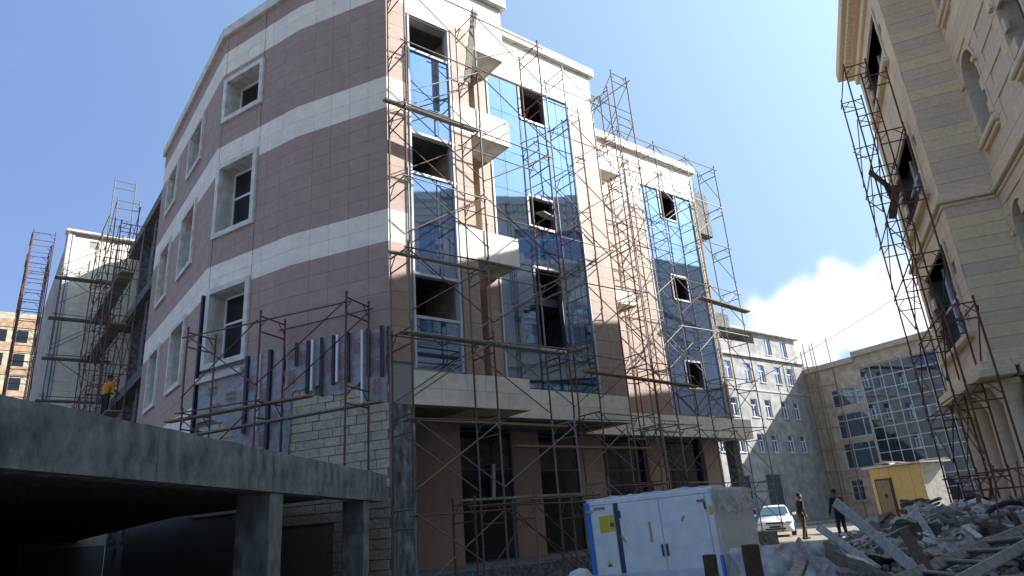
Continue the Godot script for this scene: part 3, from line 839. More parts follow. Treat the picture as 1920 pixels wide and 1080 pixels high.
	for p in [[6.55, -20.5, -14.6], [10.35, -23.2, -16.5], [12.2, -22.5, -15.5]]:
		plank(Vector3(-3.35, p[0], p[1]), Vector3(-3.3, p[0] + 0.02, p[2]), 0.5, 0.05, M.wood_old, "grey platform board on the scaffold before the blockwork", "platform boards before the blockwork")
	# right hand building's scaffold
	var fr := right_frame()
	scaffold("right_scaffold", "rusty scaffold climbing the shaded limestone building across the street", fr, [-4.9, -2.75, -0.6, 0.95], 0.2, 0.82, GR, [8, 8, 7, 3], 1.78, ["rust", "rust", "rust_red"], "", 0.5)
	var st3 := mb()
	cbox(st3, Vector3(-0.55, 0, -0.1), Vector3(0.55, 0.04, 0.1), 0.005)
	for k in 3:
		var p: Vector3 = fr * Vector3(-2.2 - 0.5 * k, 9.5 + 0.55 * k, 0.6)
		var o := obj("leaning_board", mb_copy(st3), M.wood_brown, self, Transform3D(Basis.from_euler(Vector3(0.3, 0.3 + k, 1.35 - 0.1 * k)), p))
		tag(o, "brown board leaning on the limestone building's scaffold", "board", "boards on the limestone building's scaffold")

func mb_copy(st: SurfaceTool) -> SurfaceTool:
	var n := SurfaceTool.new()
	n.create_from(st.commit(), 0)
	return n

# ------------------------------------------------------------------ limestone building across the street
func right_frame() -> Transform3D:
	return wall_frame(Vector3(10.91, 0, 8.0), Vector3(10.04, 0, 8.49))

func arch_window(t: Node3D, xf: Transform3D, cx: float, y0: float, ys: float, r: float) -> void:
	# masonry above the springing, sill, dark pane with a mullion
	var st := mb()
	var n := 10
	for k in n:
		var a0 := PI * k / n
		var a1 := PI * (k + 1) / n
		var p0 := Vector2(cx + r * cos(a0), ys + r * sin(a0))
		var p1 := Vector2(cx + r * cos(a1), ys + r * sin(a1))
		quad(st, Vector3(p1.x, p1.y, 0), Vector3(p1.x, ys + r, 0), Vector3(p0.x, ys + r, 0), Vector3(p0.x, p0.y, 0))
		quad(st, Vector3(p0.x, p0.y, 0), Vector3(p0.x, p0.y, -0.4), Vector3(p1.x, p1.y, -0.4), Vector3(p1.x, p1.y, 0))
	var w := obj("arched_window", st, M.stone0, t, xf)
	st = mb()
	for k in n:
		var a0 := PI * k / n
		var a1 := PI * (k + 1) / n
		for e in [[1.0, 1.14, 0.05]]:
			var q := []
			for a in [a0, a1]:
				for rr in [r * e[0], r * e[1]]:
					q.append(Vector3(cx + rr * cos(a), ys + rr * sin(a), e[2]))
			quad(st, q[2], q[3], q[1], q[0])
			quad(st, q[3], q[3] - Vector3(0, 0, e[2]), q[1] - Vector3(0, 0, e[2]), q[1])
			quad(st, q[0], q[0] - Vector3(0, 0, e[2]), q[2] - Vector3(0, 0, e[2]), q[2])
	for s in [-1.0, 1.0]:
		box(st, Vector3(cx + s * r * (1.14 if s < 0 else 1.0), y0, 0.001), Vector3(cx + s * r * (1.0 if s < 0 else 1.14), ys, 0.05))
		box(st, Vector3(cx + s * r * 1.14 - 0.1, ys - 0.06, 0.02), Vector3(cx + s * r * 1.14 + 0.1, ys + 0.03, 0.12))
	obj("surround", st, M.stone_trim, w)
	st = mb()
	cbox(st, Vector3(cx - r - 0.22, y0 - 0.16, -0.3), Vector3(cx + r + 0.22, y0, 0.16), 0.025)
	cbox(st, Vector3(cx - r - 0.14, y0 - 0.26, -0.02), Vector3(cx + r + 0.14, y0 - 0.16, 0.09), 0.02)
	obj("sill", st, M.stone_trim, w)
	bx("pane", Vector3(cx - r, y0, -0.36), Vector3(cx + r, ys + r, -0.35), M.glass_teal, w)
	bx("mullion", Vector3(cx - 0.03, y0, -0.349), Vector3(cx + 0.03, ys + r, -0.31), M.joint, w)
	bx("transom", Vector3(cx - r, ys - 0.03, -0.349), Vector3(cx + r, ys + 0.03, -0.32), M.joint, w)

func make_right_building() -> void:
	var t := thing("limestone_building", "shaded limestone building with arched windows and moulded cornices across the street", "building")
	var f1 := right_frame()
	var u := f1.basis.x
	var inw := -f1.basis.z
	var c0 := f1.origin
	var c1 := c0 + inw * 1.15
	var f2 := wall_frame(c0, c1)
	var f3 := wall_frame(c1, c1 + u)
	var wins := [[-4.45, -0.95, 5.35, 7.63], [-4.45, -0.95, 9.16, 11.1], [-4.45, -0.95, 13.3, 14.9]]
	var w1 := wall(t, "wall", f1, -5.5, 0.0, 4.3, 15.5, wins, 0.4, M.mortar)
	courses(w1, -5.5, 0.03, 4.6, 15.5, 0.303, 0.9, 0.03, func(x, y):
		if x > -0.93 or x < -4.5: return y > 4.6
		for h in wins:
			if y > h[2] - 0.06 and y < h[3] + 0.06: return false
		return true, "stone", "stone_block")
	for h in wins:
		var st := mb()
		for r in cut(h[0] - 0.12, h[1] + 0.12, h[2] - 0.05, h[3] + 0.12, [[h[0], h[1], h[2], h[3]]]):
			box(st, Vector3(r[0], r[2], -0.38), Vector3(r[1], r[3], 0.07))
		var w := obj("window", st, M.stone_trim, t, f1)
		st = mb()
		cbox(st, Vector3(h[0] - 0.25, h[2] - 0.22, -0.05), Vector3(h[1] + 0.25, h[2] - 0.051, 0.2), 0.03)
		obj("sill", st, M.stone_trim, w)
		for k in 3:
			var xa: float = h[0] + (h[1] - h[0]) * k / 3.0
			var xb: float = h[0] + (h[1] - h[0]) * (k + 1) / 3.0
			bx("pane", Vector3(xa + 0.03, h[2], -0.3), Vector3(xb - 0.03, h[3], -0.29), M.glass_teal, w)
			bx("mullion", Vector3(xb - 0.03, h[2], -0.32), Vector3(xb + 0.03, h[3], -0.24), M.pvc if k < 2 else M.joint, w)
		bx("transom", Vector3(h[0], h[2] + 1.2, -0.289), Vector3(h[1], h[2] + 1.26, -0.25), M.pvc, w)
	var w2 := wall(t, "wall", f2, 0.0, 1.15, 4.3, 15.5, [], 0.4, M.mortar)
	courses(w2, 0.0, 1.15, 4.6, 15.5, 0.303, 6.0, 0.03, func(_x, _y): return true, "stone", "stone_block")
	var holes := []
	for x in [1.02, 4.1, 7.2]:
		for y in [[5.2, 7.15], [9.55, 11.1], [13.2, 14.7]]:
			holes.append([x - 0.56, x + 0.56, y[0], y[1] + 0.56])
			arch_window(t, f3, x, y[0], y[1], 0.56)
	var w3 := wall(t, "wall", f3, 0.0, 24.0, GR, 15.5, holes, 0.4, M.stone1)
	courses(w3, 0.03, 5.2, 4.6, 15.5, 0.303, 2.4, 0.03, func(x, y):
		for h in holes:
			if x > h[0] - 0.55 and x < h[1] + 0.55 and y > h[2] - 0.3 and y < h[3] + 0.12: return false
		return true, "stone", "stone_block")
	# half stones beside the arched openings
	for h in holes.slice(0, 6):
		var i := 0
		var y: float = 4.6
		while y < 15.4:
			var a: float = h[2] - 0.3
			var b: float = h[3] + 0.12
			if y + 0.15 > a and y + 0.15 < b:
				bx("stone_block", Vector3(maxf(h[0] - 0.42, 0.04), y + 0.008, 0.001), Vector3(h[0] - 0.09, y + 0.295, 0.03), M["stone%d" % (i % 4)], w3)
				bx("stone_block", Vector3(h[1] + 0.09, y + 0.008, 0.001), Vector3(h[1] + 0.5, y + 0.295, 0.028), M["stone%d" % ((i + 1) % 4)], w3)
			y += 0.303; i += 1
	# mouldings
	for c in [[4.0, 4.2, 0.4], [4.2, 4.38, 0.3], [4.38, 4.6, 0.14], [8.2, 8.3, 0.08], [8.3, 8.42, 0.17], [8.42, 8.56, 0.1], [15.46, 15.75, 0.14], [15.75, 16.02, 0.3], [16.02, 16.42, 0.6]]:
		var st := mb()
		var p: float = c[2]
		cbox(st, Vector3(-5.5 - p, c[0], -0.3), Vector3(p, c[1], p), 0.02)
		obj("moulding", st, M.stone_trim, t, f1)
		st = mb()
		cbox(st, Vector3(p + 0.001, c[0] + 0.002, -0.3), Vector3(1.15 - p if p < 1.0 else 1.15, c[1] - 0.002, p - 0.002), 0.02)
		obj("moulding", st, M.stone_trim, t, f2)
		st = mb()
		cbox(st, Vector3(-0.1, c[0] + 0.003, -0.3), Vector3(24.0, c[1] - 0.003, minf(p, 0.2 if c[0] < 5.0 else 1.0) - 0.004), 0.02)
		obj("moulding", st, M.stone_trim, t, f3)
	for k in 26:
		var st := mb()
		box(st, Vector3(-5.6 + k * 0.22, 15.76, 0.3), Vector3(-5.48 + k * 0.22, 16.0, 0.46))
		obj("dentil", st, M.stone2, t, f1)
	# ground floor behind the columns
	wall(t, "ground_floor_wall", f1, -5.5, -0.1, GR - 0.2, 4.0, [], 0.3, M.stone3, -0.7)
	for x in [-5.2, -3.6, -2.0, -0.45]:
		var st := mb()
		var o := f1 * Vector3(x, 0, -0.25)
		tube(st, o + Vector3(0, GR + 0.5, 0), o + Vector3(0, 3.5, 0), 0.24, 0.2, 14)
		var cl := obj("column", st, M.stone_trim, t)
		st = mb()
		tube(st, o + Vector3(0, 3.5, 0), o + Vector3(0, 3.85, 0), 0.22, 0.36, 12)
		cbox(st, o + Vector3(-0.36, 3.85, -0.36), o + Vector3(0.36, 3.99, 0.36), 0.02)
		obj("capital", st, M.stone2, cl)
		st = mb()
		cbox(st, o + Vector3(-0.34, GR - 0.2, -0.34), o + Vector3(0.34, GR + 0.38, 0.34), 0.03)
		tube(st, o + Vector3(0, GR + 0.38, 0), o + Vector3(0, GR + 0.5, 0), 0.31, 0.27, 14)
		obj("base", st, M.stone3, cl)
	var pier := wall(t, "corner_pier", f2, 0.5, 1.15, GR - 0.2, 4.0, [], 0.6, M.mortar)
	courses(pier, 0.5, 1.15, GR, 4.0, 0.41, 0.9, 0.03, func(_x, _y): return true, "stone", "stone_block")
	# roof and hidden sides, which throw the street into shade
	var a := c0 + u * -5.5
	var e := c1 + u * 24.0
	var pts := PackedVector2Array()
	for p in [a + inw * 0.1, c0 + inw * 0.1, c1 + inw * 0.2, e + inw * 0.2, e + inw * 11.0, a + inw * 11.0]:
		pts.append(Vector2(p.x, p.z))
	var st2 := mb()
	prism(st2, pts, 15.55, 15.9)
	obj("roof_slab", st2, M.stone1, t)
	wall(t, "inner_wall", f1, -5.4, 20.0, GR, 15.5, [], 0.3, M.inside, -3.2)
	wall(t, "end_wall", wall_frame(a + inw * 11.0, a), 0.0, 10.6, GR, 15.5, [], 0.3, M.stone1)
	var st3 := mb()
	prism(st3, PackedVector2Array([Vector2(16.6, 6.3), Vector2(31.0, 4.5), Vector2(33.0, 14.0), Vector2(20.0, 16.0)]), GR, 16.4)
	obj("rear_wing", st3, M.stone1, t)

# ------------------------------------------------------------------ buildings closing the street
func plain_window(t: Node3D, xf: Transform3D, x0: float, x1: float, y0: float, y1: float, glass: Material, frame: Material, bars: Array) -> void:
	var f := 0.07
	var st := mb()
	for r in cut(x0, x1, y0, y1, [[x0 + f, x1 - f, y0 + f, y1 - f]]):
		box(st, Vector3(r[0], r[2], -0.2), Vector3(r[1], r[3], -0.1))
	var w := obj("window", st, frame, t, xf)
	bx("pane", Vector3(x0 + f, y0 + f, -0.17), Vector3(x1 - f, y1 - f, -0.16), glass, w)
	for b in bars:
		if b[0] == "v":
			var x: float = lerpf(x0, x1, b[1])
			bx("mullion", Vector3(x - 0.035, y0 + f, -0.159), Vector3(x + 0.035, lerpf(y0, y1, b[2]), -0.11), frame, w)
		else:
			var y: float = lerpf(y0, y1, b[1])
			bx("transom", Vector3(x0 + f, y - 0.035, -0.158), Vector3(x1 - f, y + 0.035, -0.105), frame, w)
	st = mb()
	cbox(st, Vector3(x0 - 0.08, y0 - 0.1, -0.1), Vector3(x1 + 0.08, y0, 0.07), 0.01)
	obj("sill", st, M.stucco_trim, w)

func make_far_buildings() -> void:
	var t := thing("grey_building", "grey rendered four storey building with white framed windows at the street's end", "building")
	var f := wall_frame(Vector3(0, 0, -20.16), Vector3(1, 0, -20.16))
	var hs := []
	for y in [[12.2, 13.78], [9.08, 10.64], [6.13, 7.66]]:
		for x in [39.6, 42.0, 44.85, 46.95, 49.5, 51.5]:
			hs.append([x, x + 0.95, y[0], y[1]])
	var gf := [[45.0, 47.4, 1.6, 4.35], [40.8, 43.0, 1.2, 4.3]]
	wall(t, "wall", f, 36.0, 54.8, GR - 0.3, 14.6, hs + gf, 0.35, M.stucco)
	for h in hs: plain_window(t, f, h[0], h[1], h[2], h[3], M.glass, M.pvc, [["h", 0.66], ["v", 0.5, 0.66]])
	for h in gf: plain_window(t, f, h[0], h[1], h[2], h[3], M.glass_teal, M.stucco_trim, [["v", 0.5, 1.0]])
	bx("string_course", Vector3(36.0, 14.35, -20.159), Vector3(54.7, 14.6, -19.95), M.stucco_trim, t)
	bx("string_course", Vector3(36.0, 11.35, -20.159), Vector3(54.75, 11.5, -20.1), M.stucco_trim, t)
	bx("back_wall", Vector3(36.0, GR, -30), Vector3(54.8, 14.3, -21.6), M.inside, t)
	bx("roof_slab", Vector3(36.0, 14.35, -30), Vector3(54.8, 14.597, -20.52), M.stucco, t)
	var pw := wall(t, "penthouse", f, 47.8, 54.6, 14.6, 16.9, [[49.3, 50.4, 15.0, 16.6], [52.0, 53.0, 15.0, 16.6]], 0.3, M.stucco, -0.4)
	for x in [[49.3, 50.4], [52.0, 53.0]]:
		plain_window(t, f.translated(Vector3(0, 0, -0.4)), x[0], x[1], 15.0, 16.6, M.glass, M.pvc, [["v", 0.5, 1.0]])
	pw.set_meta("label", "set back penthouse storey with two windows")
	bx("penthouse_side", Vector3(47.8, 14.6, -26.0), Vector3(48.1, 16.9, -20.9), M.stucco, t)
	bx("penthouse_roof", Vector3(42.4, 16.9, -27.0), Vector3(55.1, 17.12, -20.2), M.stucco_trim, t)
	bx("terrace_wall", Vector3(40.2, 14.6, -20.6), Vector3(47.6, 15.75, -20.3), M.stucco, t)
	bx("terrace_back", Vector3(42.4, 14.6, -26.5), Vector3(47.79, 16.9, -26.2), M.stucco, t)
	# beige building
	var b := thing("glass_building", "beige stone building with a wide tinted glass grid beside the grey one", "building")
	var q := Vector3(54.8, 0, -20.3)
	var fb := wall_frame(q, q + Vector3(-0.15, 0, 0.989))
	var ws := [[2.3, 5.45, 9.82, 11.4], [2.3, 5.45, 7.03, 9.18], [2.3, 5.45, 4.42, 6.6], [2.2, 3.45, 1.74, 3.48]]
	wall(b, "wall", fb, 0.1, 5.5, GR - 0.3, 13.7, ws, 0.4, M.beige)
	wall(b, "wall", fb, 5.5, 22.0, GR - 0.3, 14.1, [[5.6, 13.6, 1.2, 12.75]], 0.4, M.beige)
	for h in ws:
		plain_window(b, fb, h[0], h[1], h[2], h[3], M.glass_teal, M.alu, [["h", 0.72], ["v", 0.3, 1.0], ["v", 0.8, 1.0]] if h[1] - h[0] > 2 else [["h", 0.7], ["v", 0.5, 1.0]])
	var xs := []
	for i in 9: xs.append(5.65 + i * 0.98)
	var ys := []
	for i in 12: ys.append(1.25 + i * 1.043)
	var cw := Node3D.new()
	cw.name = "glass_grid"; cw.transform = fb
	b.add_child(cw, true)
	for i in 8:
		for j in 11:
			var bs := Basis.from_euler(Vector3(rng.randf_range(-1, 1) * 0.003, rng.randf_range(-1, 1) * 0.003, 0)) * Basis.from_scale(Vector3(0.92, 0.98, 0.02))
			inst("glass_pane", unit_box, M.glass_grid, cw, Transform3D(bs, Vector3((xs[i] + xs[i + 1]) / 2, (ys[j] + ys[j + 1]) / 2, -0.02)))
	for x in xs: bx("mullion", Vector3(x - 0.03, 1.2, -0.1), Vector3(x + 0.03, 12.75, 0.035), M.alu, cw)
	for y in ys: bx("transom", Vector3(5.6, y - 0.03, -0.101), Vector3(13.6, y + 0.03, 0.03), M.alu, cw)
	for c in [[0.0, 5.4, 13.4, 13.9, 0.35], [5.4, 22.0, 13.8, 14.3, 0.4], [5.5, 14.0, 12.78, 13.0, 0.2]]:
		var st := mb()
		cbox(st, Vector3(c[0], c[2], -0.3), Vector3(c[1], c[3], c[4]), 0.03)
		obj("cornice", st, M.beige_trim, b, fb)
	for y in [3.75, 6.75, 9.4]:
		bx("band", Vector3(0.1, y, 0.001), Vector3(5.5, y + 0.14, 0.05), M.beige_trim, b).transform = fb * Transform3D(Basis.from_scale(Vector3(5.4, 0.14, 0.05)), Vector3(2.8, y + 0.07, 0.026))
	wall(b, "back_wall", fb, 0.1, 22.0, GR, 13.4, [], 0.3, M.inside, -1.4)
	wall(b, "roof_slab", fb, 0.1, 22.0, 13.35, 13.65, [], 9.0, M.beige, -0.42)
	# round timber scaffold at the corner between the two
	var s := thing("timber_scaffold", "tall thin timber pole scaffold in the corner between grey and beige buildings", "scaffold")
	for p in [[53.6, -19.6], [54.4, -19.0], [53.9, -18.4], [54.3, -17.2], [53.2, -18.9]]:
		rod("pole", Vector3(p[0], GR, p[1]), Vector3(p[0] + rng.randf_range(-0.2, 0.2), 15.6 + rng.randf_range(-1.0, 1.3), p[1]), 0.045, M.wood, s)
	for k in 7:
		rod("ledger", Vector3(53.4, 2.4 + k * 1.9, -19.7), Vector3(54.4, 2.4 + k * 1.9, -17.0), 0.03, M.wood, s)
		rod("ledger", Vector3(53.1, 2.5 + k * 1.9, -19.4), Vector3(54.5, 2.5 + k * 1.9, -19.2), 0.03, M.wood, s)
	# far apartment block over the deck
	var a := thing("apartment_block", "far apartment block striped in cream and brick red beyond the scaffold tower", "building")
	bx("wall", Vector3(-30, GR, -82), Vector3(-2.6, 25.6, -68), M.apt, a)
	for i in 9:
		bx("brick_band", Vector3(-30.04, 4.9 + i * 2.4, -68), Vector3(-2.56, 5.75 + i * 2.4, -67.94), M.apt_red, a)
		for k in 6:
			var x := -12.5 + k * 1.75
			bx("window", Vector3(x, 3.3 + i * 2.4, -68), Vector3(x + 0.9, 4.6 + i * 2.4, -67.95), M.glass_dark, a)
	# overhead cable
	var st := mb()
	var pa := Vector3(17.0, 6.4, -1.9)
	var pb := Vector3(26.0, 12.5, 6.2)
	var pts := []
	for i in 21:
		var k := i / 20.0
		pts.append(pa.lerp(pb, k) + Vector3(0, -1.0 * 4.0 * k * (1 - k) * 0.25, 0))
	path_tube(st, pts, 0.012, 5)
	tag(obj("overhead_cable", st, M.black, self), "thin dark cable strung across the street above the roofs", "cable")

# ------------------------------------------------------------------ street things
func make_hut() -> void:
	var t := thing("site_hut", "small yellow boarded hut with a pale door behind the rubble", "hut")
	var kr := Vector3(28.0, 0, -1.15)
	var f := wall_frame(kr + Vector3(0.353, 0, -0.935) * 3.1, kr)
	t.transform = f * Transform3D(Basis.from_scale(Vector3.ONE * 1.265), Vector3(0, GR - GR * 1.265, 0))
	var body := mb()
	box(body, Vector3(0.0, GR, -1.1), Vector3(2.45, 2.55, -0.02))
	obj("walls", body, M.yellow, t)
	for i in 5:
		bx("board", Vector3(0.49 * i + 0.006, GR, -0.019), Vector3(0.49 * (i + 1) - 0.006, 2.54, 0.0 + 0.004 * (i % 2)), M.yellow, t)
	for i in 2:
		bx("board", Vector3(2.451, GR, -1.1 + 0.55 * i + 0.006), Vector3(2.47 + 0.004 * (i % 2), 2.54, -1.1 + 0.55 * (i + 1) - 0.006), M.tin, t)
	bx("door_frame", Vector3(0.2, GR, 0.005), Vector3(1.02, 2.15, 0.04), M.wood_brown, t)
	var d := bx("door", Vector3(0.28, GR + 0.02, 0.041), Vector3(0.94, 2.08, 0.07), M.wood, t)
	d.set_meta("label", "pale plywood door with a hole")
	var hole := mb()
	tube(hole, Vector3(0.66, 1.5, 0.06), Vector3(0.66, 1.5, 0.075), 0.09, -1, 12)
	obj("door_hole", hole, M.black, t)
	var roof := mb()
	box(roof, Vector3(-0.15, 2.56, -1.3), Vector3(2.7, 2.62, 0.2))
	for i in 5:
		var x := -0.1 + rng.randf() * 2.6
		box(roof, Vector3(0, 0, 0), Vector3(0.5, 0.03, 0.9), Transform3D(Basis.from_euler(Vector3(rng.randf_range(-0.1, 0.1), rng.randf() * 3, rng.randf_range(-0.15, 0.15))), Vector3(x, 2.68, -0.7 + rng.randf() * 0.5)))
	obj("roof", roof, M.tin, t)

func ring(z: float, w: float, y0: float, y1: float, tuck := 0.0, rnd := 0.12) -> Array:
	var out := []
	var pts := [[-w + tuck, y0], [-w, y0 + rnd], [-w, y0 + (y1 - y0) * 0.55], [-w + rnd * 0.35, y1 - rnd], [-w + rnd * 1.3, y1], [0.0, y1 + 0.02], [w - rnd * 1.3, y1], [w - rnd * 0.35, y1 - rnd], [w, y0 + (y1 - y0) * 0.55], [w, y0 + rnd], [w - tuck, y0], [0.0, y0]]
	for p in pts: out.append(Vector3(p[0], p[1], z))
	return out

func make_car() -> void:
	var t := thing("parked_car", "white saloon car parked facing the street in the sun", "car")
	var fwd := Vector3(-0.86, 0, 0.51).normalized()
	t.transform = Transform3D(Basis(Vector3.UP.cross(fwd).normalized(), Vector3.UP, fwd), Vector3(25.3, GR, -7.4))
	var st := mb()
	loft(st, [ring(2.12, 0.6, 0.3, 0.6, 0.05, 0.08), ring(2.06, 0.76, 0.22, 0.68), ring(1.8, 0.82, 0.2, 0.74), ring(1.1, 0.84, 0.2, 0.86), ring(0.8, 0.84, 0.2, 0.92), ring(-1.2, 0.84, 0.2, 0.95), ring(-1.8, 0.82, 0.22, 0.94), ring(-2.1, 0.76, 0.3, 0.88), ring(-2.15, 0.66, 0.4, 0.8)])
	st.generate_normals()
	obj("body", st, M.paint, t)
	st = mb()
	loft(st, [ring(0.85, 0.72, 0.88, 0.93, 0.0, 0.02), ring(0.2, 0.66, 0.9, 1.36, -0.08, 0.1), ring(-0.1, 0.64, 0.9, 1.42, -0.1, 0.1), ring(-0.8, 0.64, 0.9, 1.41, -0.1, 0.1), ring(-1.1, 0.66, 0.9, 1.34, -0.08, 0.1), ring(-1.65, 0.7, 0.9, 0.96, 0.0, 0.02)])
	st.generate_normals()
	obj("cabin", st, M.paint, t)
	st = mb()
	quad(st, Vector3(-0.68, 0.955, 0.81), Vector3(-0.57, 1.32, 0.265), Vector3(0.57, 1.32, 0.265), Vector3(0.68, 0.955, 0.81))
	obj("windscreen", st, M.glass_teal, t, Transform3D(Basis(), Vector3(0, 0.035, 0.035)))
	for s in [-1.0, 1.0]:
		st = mb()
		quad(st, Vector3(s * 0.735, 0.97, 0.5), Vector3(s * 0.69, 1.3, 0.1), Vector3(s * 0.69, 1.32, -0.8), Vector3(s * 0.735, 0.97, -1.2))
		obj("side_window", st, M.glass_dark, t)
		st = mb()
		cbox(st, Vector3(s * 0.62 - 0.16, 0.56, 2.0), Vector3(s * 0.62 + 0.16, 0.68, 2.1), 0.03)
		obj("headlight", st, M.lamp, t)
		st = mb()
		cbox(st, Vector3(s * 0.93 - 0.08, 0.93, 0.5), Vector3(s * 0.93 + 0.08, 1.04, 0.6), 0.03)
		obj("mirror", st, M.paint, t)
		for z in [1.3, -1.3]:
			st = mb()
			tube(st, Vector3(s * 0.66, 0.3, z), Vector3(s * 0.86, 0.3, z), 0.3, -1, 18)
			var w := obj("wheel", st, M.rubber, t)
			st = mb()
			tube(st, Vector3(s * 0.861, 0.3, z), Vector3(s * 0.868, 0.3, z), 0.19, -1, 14)
			obj("rim", st, M.chrome, w)
	st = mb()
	cbox(st, Vector3(-0.4, 0.57, 2.06), Vector3(0.4, 0.66, 2.13), 0.015)
	obj("grille", st, M.black, t)
	st = mb()
	cbox(st, Vector3(-0.74, 0.3, 2.0), Vector3(0.74, 0.5, 2.2), 0.05)
	var bp := obj("bumper", st, M.paint, t)
	bx("air_intake", Vector3(-0.45, 0.32, 2.2), Vector3(0.45, 0.39, 2.206), M.black, bp)
	bx("number_plate", Vector3(-0.26, 0.41, 2.2), Vector3(0.26, 0.49, 2.21), M.black, bp)

func smin(a: float, b: float, k: float) -> float:
	var h := maxf(k - absf(a - b), 0.0) / k
	return minf(a, b) - h * h * k * 0.25

# one continuous surface round tapered bones: [from, to, r0, r1, colour]
func skin(bones: Array, cell: float) -> SurfaceTool:
	var lo := Vector3.ONE * 99
	var hi := -lo
	for b in bones:
		var r: float = maxf(b[2], b[3]) + cell * 3
		lo = lo.min(b[0] - Vector3.ONE * r).min(b[1] - Vector3.ONE * r)
		hi = hi.max(b[0] + Vector3.ONE * r).max(b[1] + Vector3.ONE * r)
	var nx := int((hi.x - lo.x) / cell) + 2
	var ny := int((hi.y - lo.y) / cell) + 2
	var nz := int((hi.z - lo.z) / cell) + 2
	var fld := PackedFloat32Array(); fld.resize(nx * ny * nz); fld.fill(1.0)
	var own := PackedByteArray(); own.resize(nx * ny * nz)
	var best := PackedFloat32Array(); best.resize(nx * ny * nz); best.fill(9.0)
	for bi in bones.size():
		var b: Array = bones[bi]
		var pa: Vector3 = b[0]
		var ba: Vector3 = b[1] - b[0]
		var l2 := maxf(ba.length_squared(), 1e-6)
		var r: float = maxf(b[2], b[3]) + 0.05
		var p0: Vector3 = (pa.min(b[1]) - Vector3.ONE * r - lo) / cell
		var p1: Vector3 = (pa.max(b[1]) + Vector3.ONE * r - lo) / cell
		for x in range(maxi(0, int(p0.x)), mini(nx, int(p1.x) + 2)):
			for y in range(maxi(0, int(p0.y)), mini(ny, int(p1.y) + 2)):
				for z in range(maxi(0, int(p0.z)), mini(nz, int(p1.z) + 2)):
					var p := lo + Vector3(x, y, z) * cell - pa
					var h := clampf(p.dot(ba) / l2, 0.0, 1.0)
					var d := (p - ba * h).length() - lerpf(b[2], b[3], h)
					var i := (x * ny + y) * nz + z
					fld[i] = smin(fld[i], d, 0.035)
					if d < best[i]:
						best[i] = d; own[i] = bi
	var st := mb()
	st.set_smooth_group(0)
	var vert := {}
	var at := func(x, y, z): return (x * ny + y) * nz + z
	for x in nx - 1:
		for y in ny - 1:
			for z in nz - 1:
				var sum := Vector3.ZERO
				var n := 0
				var c := []
				for k in 8: c.append(fld[at.call(x + (k & 1), y + ((k >> 1) & 1), z + ((k >> 2) & 1))])
				for e in [[0, 1], [2, 3], [4, 5], [6, 7], [0, 2], [1, 3], [4, 6], [5, 7], [0, 4], [1, 5], [2, 6], [3, 7]]:
					var a: float = c[e[0]]
					var b: float = c[e[1]]
					if (a < 0) != (b < 0):
						var k := a / (a - b)
						var v0 := Vector3(e[0] & 1, (e[0] >> 1) & 1, (e[0] >> 2) & 1)
						var v1 := Vector3(e[1] & 1, (e[1] >> 1) & 1, (e[1] >> 2) & 1)
						sum += v0.lerp(v1, k); n += 1
				if n: vert[at.call(x, y, z)] = lo + (Vector3(x, y, z) + sum / n) * cell
	for x in range(1, nx - 1):
		for y in range(1, ny - 1):
			for z in range(1, nz - 1):
				var i: int = at.call(x, y, z)
				for ax in 3:
					var j: int = at.call(x + int(ax == 0), y + int(ax == 1), z + int(ax == 2))
					if (fld[i] < 0) == (fld[j] < 0): continue
					var o: Array = [[0, 0, 0], [0, 1, 0], [0, 1, 1], [0, 0, 1]] if ax == 0 else ([[0, 0, 0], [0, 0, 1], [1, 0, 1], [1, 0, 0]] if ax == 1 else [[0, 0, 0], [1, 0, 0], [1, 1, 0], [0, 1, 0]])
					var q := []
					for d in o: q.append(at.call(x - d[0], y - d[1], z - d[2]))
					if fld[i] < 0: q.reverse()
					for k in [0, 1, 2, 0, 2, 3]:
						st.set_color(bones[own[i if fld[i] < 0 else j]][4])
						st.add_vertex(vert[q[k]])
	st.generate_normals()
	return st

